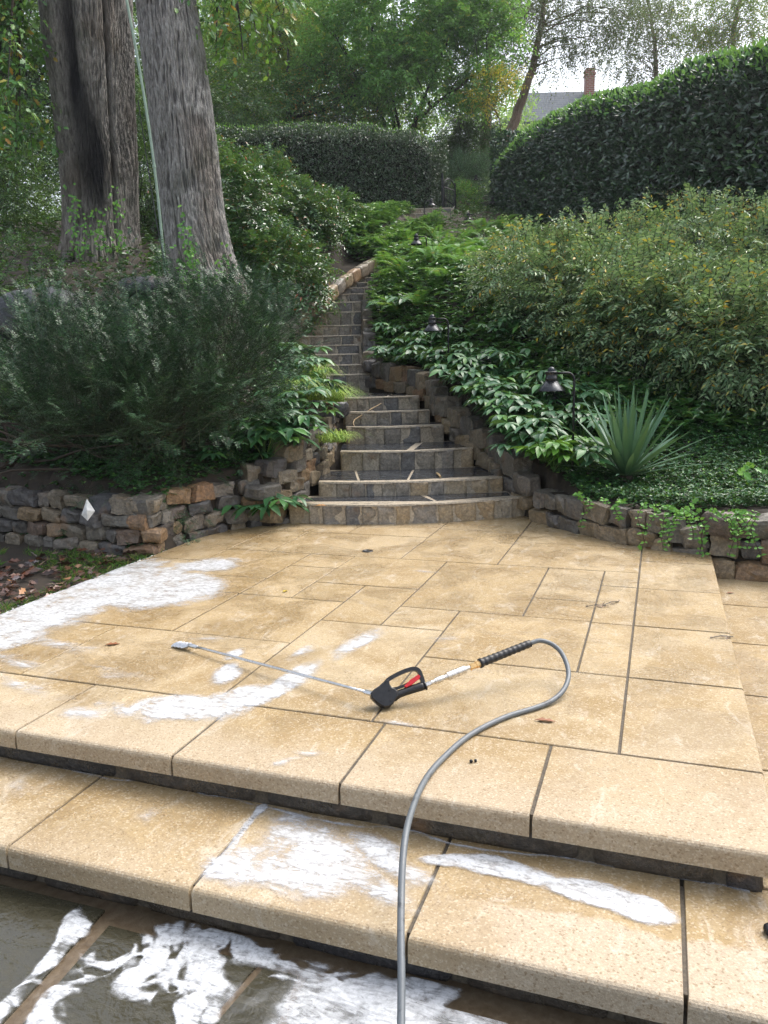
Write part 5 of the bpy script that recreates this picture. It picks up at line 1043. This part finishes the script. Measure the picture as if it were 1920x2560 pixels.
def fallen(name, px, py, z, L, az, mat, label, tpl='o', w=.5):
    p = onz(px, py, z+.006); f = MB(); leaves(f, np.array([p]), np.array([[cos(az), sin(az), .05]]), np.array([[0.1, 0, 1.0]]), L, L*w, tpl, .25, -.05, .12); V = np.concatenate(f.V)
    f.add(V-[0, 0, .0015], np.concatenate(f.F)[:, ::-1]); tag(f.build(name, mat), label, 'leaf')
fallen('fallen_leaf', 262, 1612, 0, .075, .2, MAT['brownleaf'], 'brown fallen leaf on the patio near the foamy edge, below the nozzle end')
fallen('fallen_leaf', 1335, 1798, 0, .085, -.25, MAT['brownleaf'], 'rust brown fallen leaf on the patio inside the curve of the hose', w=.38)
fallen('fallen_leaf', 450, 1349, 0, .09, .3, MAT['litter'], 'dark wet fallen leaf on the patio below the stone wall corner'); fallen('fallen_leaf', 378, 1345, 0, .08, 1.2, MAT['orangeleaf'], 'orange brown fallen leaf tucked against the wall foot'); fallen('fallen_leaf', 788, 1264, steps[0][3], .10, .1, MAT['orangeleaf'], 'bright orange leaf on the end of the bottom slate tread', w=.4)
fallen('fallen_leaf', 1815, 1483, -.15, .06, .2, MAT['brownleaf'], 'small brown leaf on the outer step beyond the patio edge', w=.4); fallen('fallen_leaf', 706, 1480, 0, .05, 1.0, MAT['goldleaf'], 'small curled yellowish leaf on a patio joint')
fallen('fallen_leaf', 1612, 1370, 0, .16, .0, MAT['brownleaf'], 'rust coloured strip of bark at the wall foot on the patio', tpl='h', w=.25)
def sprig(px, py, ang, label):
    p = onz(px, py, .006); r = thing('fallen_sprig', p, label, 'sprig'); st = MB(); f = MB(); d = np.array([cos(ang), sin(ang), 0]); P = [p-d*.06, p+[0, 0, .008], p+d*.06]; st.tube(P, .0022, 5)
    for k in range(9): c = p+d*(.06-.014*k*RNG.uniform(.2, 1)); leaves(f, np.array([c]), nrm(RNG.normal(size=(1, 3))*[1, 1, .2]), np.array([[0, 0, 1.0]]), .03, .008, 'd', .2, 0)
    under(st.build('stem', MAT['iron']), r); under(f.build('leaves', MAT['litter']), r)
sprig(1490, 1515, .1, 'dark fallen sprig on the patio joint near the border slabs'); sprig(1528, 1508, .5, 'dark fallen sprig with a tuft of leaves beside the other sprig')
sprig(1804, 1593, .05, 'thin dark twig on the border slab near the patio edge')
for k, (px, py, lb) in enumerate([(1178, 1903, 'pair of tiny black seeds on the front slab near the hose')]):
    p = onz(px, py, .006); tag(MB().add(STONE(4, 3)[0]*.006+p, STONE(4, 3)[1]).add(STONE(4, 3)[0]*.005+p+[.016, .004, 0], STONE(4, 3)[1]).build('seed', MAT['iron'], smooth=True), lb, 'seeds')
p = onz(919, 1378, .0); root = thing('patio_drain', p, 'small round dark drain outlet in the patio near the stone steps', 'drain')
under(MB().lathe([(.0, .002), (.028, .002), (.030, .006), (.040, .006), (.043, .001)], 24, p).build('rim', MAT['iron'], smooth=True), root); under(MB().tube([p+[.005, 0, .006], p+[.055, .01, .014]], .0015, 4).build('stem', MAT['stick']), root)
p = onz(1915, 2332, -.145); tag(MB().add(STONE(6, 3)[0]*[.025, .02, .014]+p+[.02, 0, .008], STONE(6, 3)[1]).build('pebble', MAT['iron'], smooth=True), 'black pebble on the step at the frame edge', 'pebble')

# ------------------------------------------------------------------ pressure washer gun and hose
K = .2411
def gx(x, y): return 900+x*K, 1580+y*K
GB = onz(*gx(250, 805), .0)                     # the lowest corner of the gun rests here
E1 = nrm(np.array([1.0, .12, 0])); E2 = nrm(np.array([0, .50, .87])); GN = nrm(np.cross(E1, E2))   # plane of the gun, leaning back
def gp(x, y):
    d = ray(*gx(x, y)); o = np.array([0, 0, H]); t = ((GB-o) @ GN)/(d @ GN); return o+d*t
def gl(x, y): v = gp(x, y)-GB; return (v @ E1, v @ E2)
GM = (np.stack([E1, E2, GN], 1), GB+np.array([0, 0, .004]))
gun = thing('pressure_washer_gun', GB, 'black pressure washer spray gun with a red trigger, lying on the wet patio', 'spray gun')
def eased(poly, th, ease):
    poly = np.array(poly); c = poly.mean(0); mb = MB(); n = len(poly); rings = []
    for z, k in ((-th, ease), (-th+ease, 0), (th-ease, 0), (th, ease)):
        d = nrm(c-poly); rings.append(np.c_[poly+d*k, np.full(n, z)])
    V = np.concatenate(rings) @ GM[0].T+GM[1]; F = [(m*n+k, m*n+(k+1) % n, (m+1)*n+(k+1) % n, (m+1)*n+k) for m in range(3) for k in range(n)]+[tuple(range(n-1, -1, -1)), tuple(3*n+k for k in range(n))]; return mb.add(V, F)
body = [gl(*q) for q in ((95,640),(105,690),(150,735),(200,775),(250,800),(300,795),(338,765),(365,720),(385,690),(380,640),(350,610),(310,590),(290,560),(275,505),(240,518),(180,572),(130,602))]
under(eased(body, .027, .006).build('body', MAT['blackplastic']), gun)
m_ = MB(); m_.prism([gl(*q) for q in ((120,630),(180,600),(245,610),(300,640),(310,690),(240,740),(190,720),(130,670))], -.0305, -.0265, GM)
for q in ((262,520),(300,605),(318,708),(220,712)): c = gp(*q); m_.tube([c+GN*(-.033), c+GN*.033], .0045, 8)
under(m_.build('side_panel', MAT['rubber']), gun)
def lift(P, off=0): return [gp(*q)+GN*off+np.array([0, 0, .004]) for q in P]
gr = MB()
G0 = [(345,690),(400,655),(480,625),(560,598),(630,575),(672,565)]
Pg = np.array(lift(G0)); 
t_ = np.linspace(0, 1, len(Pg)); gr.tube(Pg, [.019, .0165, .0165, .0175, .0185, .0175], 14); gr.tube(lift([(668,566),(682,560)]), [.021, .020], 14)
under(gr.build('grip', MAT['blackplastic'], smooth=True), gun)
def band_loop(P, w, t, closed=False):
    P = np.array(P); n = len(P); T = nrm(np.gradient(P, axis=0)); Nn = nrm(np.cross(T, GN)); mb = MB(); V = []
    for k in range(n): V += [P[k]+Nn[k]*t-GN*w, P[k]+Nn[k]*t+GN*w, P[k]-Nn[k]*t+GN*w, P[k]-Nn[k]*t-GN*w]
    F = [(k*4+s, k*4+(s+1) % 4, (k+1)*4+(s+1) % 4, (k+1)*4+s) for k in range(n-1) for s in range(4)]+[(3, 2, 1, 0), tuple(4*(n-1)+s for s in range(4))]
    return mb.add(V, F)
def smooth_path(P, k=6):
    P = np.array(P, float); out = []
    for i in range(len(P)-1):
        a = P[max(i-1, 0)]; b = P[i]; c = P[i+1]; d = P[min(i+2, len(P)-1)]
        for t in np.linspace(0, 1, k, endpoint=False): out.append(.5*((2*b)+(c-a)*t+(2*a-5*b+4*c-d)*t*t+(-a+3*b-3*c+d)*t**3))
    out.append(P[-1]); return np.array(out)
under(band_loop(smooth_path(lift([(250,560),(285,512),(340,475),(430,430),(520,398),(575,396),(608,415),(630,460),(648,520),(655,545)])), .014, .008).build('trigger_guard', MAT['blackplastic']), gun)
under(band_loop(smooth_path(lift([(270,560),(300,592),(345,600),(400,588),(470,560),(560,508),(605,470),(620,440)])), .012, .0055).build('guard_bar', MAT['blackplastic']), gun)
under(eased([gl(*q) for q in ((440,590),(465,604),(525,578),(600,520),(612,492),(588,472),(500,528))], .0145, .003).build('trigger', MAT['redplastic']), gun)
# lance: steel tube from the gun to the nozzle head
n0 = onz(478, 1614, .030); n1 = np.array(gp(110, 645))+np.array([0, 0, .004])
lc = MB(); tt = np.linspace(0, 1, 10)[:, None]; LP = n0+(n1-n0)*tt; lc.tube(LP, .0068, 12); under(lc.build('lance', MAT['steel'], smooth=True), gun)
lv = nrm(n1-n0); col = MB(); col.tube([n1-lv*.03, n1+lv*.02], .0105, 6); under(col.build('lance_nut', MAT['steel']), gun)
hdm = MB(); sdv = nrm(np.cross(lv, [0, 0, 1])); 
hdm.tube([n0+lv*.05, n0+lv*.02, n0, n0-lv*.02], [.009, .0115, .0115, .009], 8)
c0 = n0-lv*.02-np.array([0, 0, .004])
for k in range(4):
    c = c0-lv*(.006+.026*k)-np.array([0, 0, .002*k]); d = nrm(-lv*.6-sdv*.0+np.array([-.1, -.55, -.12])); hdm.tube([c-d*.020, c-d*.006, c+d*.004, c+d*.020, c+d*.030], [.009, .0125, .0135, .0115, .0085], 8); hdm.tube([c+d*.030, c+d*.037], [.0055, .005], 8)
hdm.tube([c0+lv*.004, c0-lv*.098-np.array([0, 0, .006])], [.011, .009], 8)
under(hdm.build('nozzle_head', MAT['steel'], smooth=False), gun)
# couplings from the grip up to the hose sleeve
cp0 = np.array(gp(684, 558))+np.array([0, 0, .004]); E3 = nrm(ony(1145*1.1573, 1390*1.1573, 3.31)-cp0)
def on_line(x, y):    # point on the coupling axis closest to the photo ray
    d = nrm(ray(*gx(x, y))); o = np.array([0, 0, H]); w0 = cp0-o; b = E3 @ d; dd = E3 @ w0; e = d @ w0; s = (b*e-dd)/(1-b*b); return cp0+E3*s
def fit(name, segs, mat, n=12):
    mb = MB()
    for (x0, y0_), (x1, y1_), r0, r1 in segs: mb.tube([on_line(x0, y0_), on_line(x1, y1_)], [r0, r1], n)
    under(mb.build(name, mat), gun)
fit('hex_nipple', [((684,560),(728,540),.0105,.0105),((728,540),(738,536),.008,.008)], MAT['nickel'], 6)
fit('swivel', [((738,536),(775,520),.0095,.0095),((775,520),(800,510),.012,.0125),((800,510),(855,485),.0145,.0135),((855,485),(872,478),.012,.011)], MAT['nickel'], 14)
fit('quick_coupler', [((872,478),(905,465),.011,.013),((905,465),(1000,425),.0175,.018),((1000,425),(1008,422),.016,.016),((1008,422),(1088,388),.018,.0175),((1088,388),(1098,384),.013,.012),((1098,384),(1140,366),.0095,.0095)], MAT['nickel'], 18)
fit('brass_fitting', [((1140,366),(1155,360),.0145,.0145),((1155,360),(1200,342),.0125,.0125),((1200,342),(1240,325),.0150,.0150)], MAT['brass'], 6)
s0 = on_line(1240, 325)
hose = thing('pressure_hose', onz(1100*1.1573, 1545*1.1573, 0), 'grey pressure hose looping from the spray gun down over the patio edge', 'hose')
def dpx(x, y, z): return onz(x*1.1573, y*1.1573, z)
d0 = np.linalg.norm(s0-cp0); s1 = on_line(1240+(1145*1.1573-900)/K-1240, (1390*1.1573-1580)/K)
s1 = s0+(s1-s0)
slv = MB(); PP = [s0+(s1-s0)*t for t in np.linspace(0, 1, 49)]; rr_ = [.0215 if t < .05 else (.0185-.0015*t+.0012*sin(t*2*pi*11)) for t in np.linspace(0, 1, 49)]; slv.tube(PP, rr_, 14); under(slv.build('grip_sleeve', MAT['rubber'], smooth=True), hose)
zt = s1[2]
dpy = lambda x, y, d: ony(x*1.1573, y*1.1573, d); HP = [s1-(s1-s0)*.10, s1+E3*.012, dpy(1168, 1384, 3.325), dpy(1191, 1391, 3.32), dpy(1212, 1409, 3.29), dpy(1226, 1440, 3.22), dpy(1227, 1468, 3.15), dpy(1214, 1495, 3.085), dpy(1188, 1516, 3.028), dpx(1150, 1531, .011), dpx(1100, 1546, .011), dpx(1050, 1568, .011), dpx(1005, 1595, .011), dpx(965, 1630, .011), dpx(930, 1668, .011), dpx(905, 1710, .012), dpx(888, 1756, .012), dpx(877, 1800, .008), dpx(870, 1860, -.02), dpx(867, 1930, -.06), dpx(866, 2010, -.10), dpx(867, 2090, -.14), dpx(867, 2160, -.175), dpx(866, 2240, -.21), dpx(863, 2340, -.25), dpx(858, 2470, -.285)]
under(MB().tube(smooth_path(HP, 6), .0105, 14).build('hose_tube', MAT['hose'], smooth=True), hose)

# ------------------------------------------------------------------ soap foam
def foam(name, z, ell, x0, x1, y0_, y1_, label, res=.008, stretch=(1, 1), seed=0, thr=.16, holes=0, mask=None, lines=(), marble=0, DG=.85):
    xs = np.arange(x0, x1, res); ys = np.arange(y0_, y1_, res); X, Y = np.meshgrid(xs, ys, indexing='xy'); q = xyz(X*stretch[0]*4, Y*stretch[1]*4, seed+0*X)
    wx = fbm(q, 3); wy = fbm(q+31, 3); Xw = X+wx*.07; Yw = Y+wy*.07; d = np.full(X.shape, -9.0)
    for (cx, cy_, rx, ry, an, amp) in ell:
        c, s = cos(an), sin(an); u = ((Xw-cx)*c+(Yw-cy_)*s)/rx; v = (-(Xw-cx)*s+(Yw-cy_)*c)/ry; d = np.maximum(d, amp*(1-np.sqrt(u*u+v*v)))
    for (pts, wd, amp) in lines:
        for (ax, ay), (bx, by) in zip(pts[:-1], pts[1:]):
            t = np.clip(((Xw-ax)*(bx-ax)+(Yw-ay)*(by-ay))/((bx-ax)**2+(by-ay)**2), 0, 1); dd = np.hypot(Xw-ax-t*(bx-ax), Yw-ay-t*(by-ay)); d = np.maximum(d, amp*(1-dd/wd))
    n1 = fbm(q*2.4+wx[..., None]*1.2, 4, .6)
    D = np.clip(d*1.6, -1, .75)+n1*.55
    if holes: D = D-holes*np.clip(fbm(q*3.2+50, 2)-.05, 0, 1)*2.2
    if marble:
        qm = xyz(X*3.2+wx*1.5, Y*3.2+wy*1.5, seed+7+0*X); vein = 1-np.abs(fbm(qm, 3))*7; fine = 1-np.abs(fbm(qm*2.6+40, 3))*6; D = D-.22+marble*np.maximum(vein, fine*.8)*np.clip(d+.55, 0, 1)
    if mask is not None: D = np.where(mask(X, Y), D, -1)
    D = np.where(d > -.6, D, -1)
    cell = (np.maximum.reduce([D[:-1, :-1], D[1:, :-1], D[:-1, 1:], D[1:, 1:]]) > thr-.02); j, i = np.nonzero(cell); nx = len(xs)
    F = np.stack([j*nx+i, j*nx+i+1, (j+1)*nx+i+1, (j+1)*nx+i], -1); used, inv = np.unique(F, return_inverse=True); F = inv.reshape(-1, 4)
    Z = z+.0035+.004*np.clip(D-thr, 0, 1); V = np.stack([X, Y, Z], -1).reshape(-1, 3)[used]
    tag(patio(MB().add(V, F, np.clip((D-thr).ravel()[used]*DG, 0, 1)).build(name, MAT['foam'], smooth=True, attr='dens')), label, 'foam', kind='stuff')
inp = lambda X, Y: (X > Ls+.004) & (X < R_-.01) & (Y > y0+.022)
foam('soap_foam', 0, [(-3.42,3.75,.36,1.0,0,1.3),(-3.15,4.2,.65,.5,-.5,1.3),(-3.45,3.0,.35,.5,0,1.2),(-3.05,4.75,.30,.28,.6,.8),(-2.95,4.35,.35,.25,0,1.0),(-3.5,4.5,.25,.4,0,.9),(-3.25,3.15,.22,.4,-.3,.55)], Ls+.006, -2.5, 2.5, 5.2, 'broad white sheet of soap foam along the patio edge by the grass', seed=1, thr=.02, mask=inp, DG=1.12)
foam('soap_foam', 0, [(-1.85,2.60,.34,.16,.25,1.1),(-1.66,2.78,.22,.14,.7,1.1),(-1.52,3.05,.09,.34,-.12,.95),(-1.40,3.55,.07,.36,-.12,.5),(-2.05,2.5,.30,.08,-.3,.5),(-1.98,3.22,.09,.09,0,.6),(-1.86,2.98,.09,.17,.3,.75),(-1.62,3.35,.05,.2,-.2,.45)], -2.5, -1.2, 2.28, 4.1, 'white swirl of soap foam on the slabs under the spray lance', .006, (1, .6), 3, .02, mask=inp, DG=1.2)
foam('soap_foam', 0, [(-2.75,2.62,.4,.06,-.2,.4),(-2.5,2.9,.3,.05,-.3,.35),(-2.95,2.85,.3,.1,-.2,.5),(-1.22,2.33,.10,.03,.9,.55),(-1.18,2.41,.06,.05,.2,.45),(-.95,2.72,.12,.03,0,.4),(-1.0,3.75,.12,.1,0,.35),(-2.9,3.1,.35,.12,-.2,.5),(-2.2,3.4,.2,.06,.4,.35),(-3.2,2.6,.3,.1,0,.6),(-2.2,2.45,.25,.08,.1,.5),(-.8,3.35,.15,.08,0,.3),(-1.5,5.0,.12,.05,0,.35)], -3.3, -.3, 2.27, 5.2, 'thin scattered patches of soap foam on the front slabs', .006, (.7, 1.8), 5, .03, mask=inp)
inl = lambda X, Y: (Y > 1.815) & (Y < 2.285)
foam('soap_foam', -.15, [(-1.02,2.02,.30,.20,-.5,1.1),(-1.18,1.93,.18,.13,0,1.0),(-.75,2.1,.2,.07,-.5,.7),(-.85,2.02,.25,.10,-.6,.6),(-.72,1.95,.15,.07,-.5,.6),(-1.15,2.2,.1,.06,.2,.5)], -1.35, -.55, 1.80, 2.3, 'ragged sheet of soap foam on the step beside the hose', .005, (1, 1), 7, .0, mask=inl, DG=1.05, lines=[([(-1.29, 2.26), (-1.295, 2.05), (-1.29, 1.86)], .022, .9)])
foam('soap_foam', -.15, [(-.42,2.15,.2,.065,.0,1.2),(-.18,2.125,.2,.065,-.08,1.25),(-.02,2.095,.13,.06,-.1,1.15),(-.56,2.15,.1,.05,.2,1.0)], -.7, .2, 1.9, 2.285, 'thick white bar of soap foam on the step below the patio edge', .005, (1, 1), 9, .0, mask=inl, DG=1.6)
foam('soap_foam', -.15, [(-2.25,2.1,.25,.1,.2,.35),(-1.65,2.1,.12,.08,0,.3)], -2.6, -1.4, 1.8, 2.3, 'faint soap film on the step slab near the grass', .007, (1, 1), 15, .06, mask=inl)
foam('soap_foam', -.152, [], -2.3, .3, 2.2, 2.3, 'thin line of soap suds along the foot of the patio riser', .004, (1, 1), 19, .05, lines=[([(-2.3, 2.268), (-1.5, 2.272), (-.6, 2.268), (.3, 2.27)], .012, .6)])
e1 = lambda X, Y: (Y < 1.83)
fa = [Cc(x, y) for x, y in ((360,740),(260,880),(120,1010),(20,1110),(-60,1180))]
fb = [Cc(x, y) for x, y in ((600,870),(680,830),(800,830),(950,850),(1120,905))]; fc = [Cc(x, y) for x, y in ((640,930),(750,960),(880,960),(1010,1010),(960,1100),(860,1180),(840,1260))]; fd = [Cc(x, y) for x, y in ((560,1060),(640,1080),(760,1050),(860,1010))]
fe = [Cc(x, y) for x, y in ((560,1010),(520,930),(420,940),(330,990),(230,1090),(180,1200))]; ff = [Cc(x, y) for x, y in ((1330,1010),(1500,1060),(1700,1080),(1850,1140))]
fg = [Cc(x, y) for x, y in ((1130,940),(1250,960),(1330,1010))]; fh = [Cc(x, y) for x, y in ((1420,1150),(1600,1150),(1800,1200))]
foam('soap_foam', -.2965, [], -3.0, 1.0, .5, 1.84, 'marbled white soap suds floating on the wet bluestone terrace', .005, (1.2, 1.2), 23, .02, .35, e1, [(fa, .05, .95), (fb, .07, .95), (fc, .10, .85), (fd, .07, .7), (fe, .10, .55), (ff, .10, .95), (fg, .06, .7)], marble=.42, DG=1.7)
fr_ = [Cc(x, y) for x, y in ((1400,1120),(1560,1130),(1750,1170),(1950,1230))]; fs_ = [Cc(x, y) for x, y in ((1330,1230),(1500,1250),(1800,1300))]
foam('soap_foam', -.2955, [], -1.9, 1.0, .5, 1.75, 'bluish white sheet of suds on the bluestone flag below the hose', .006, (1, 1), 29, -.05, .25, e1, [(fr_, .16, .85), (fs_, .2, .8)])
# ------------------------------------------------------------------ damp air
hz = N('damp_air'); hz.t.nodes.remove(hz.b); pv = hz.new('ShaderNodeVolumePrincipled'); pv.inputs['Color'].default_value = (.90, .95, 1, 1); pv.inputs['Density'].default_value = .0008; pv.inputs['Anisotropy'].default_value = .6
hz.link(pv.outputs[0], hz.out.inputs['Volume'])
tag(MB().box((-156, -64, -3), (156, 305, 34)).build('haze', hz.m), 'thin damp haze hanging in the garden air', 'haze', kind='stuff')
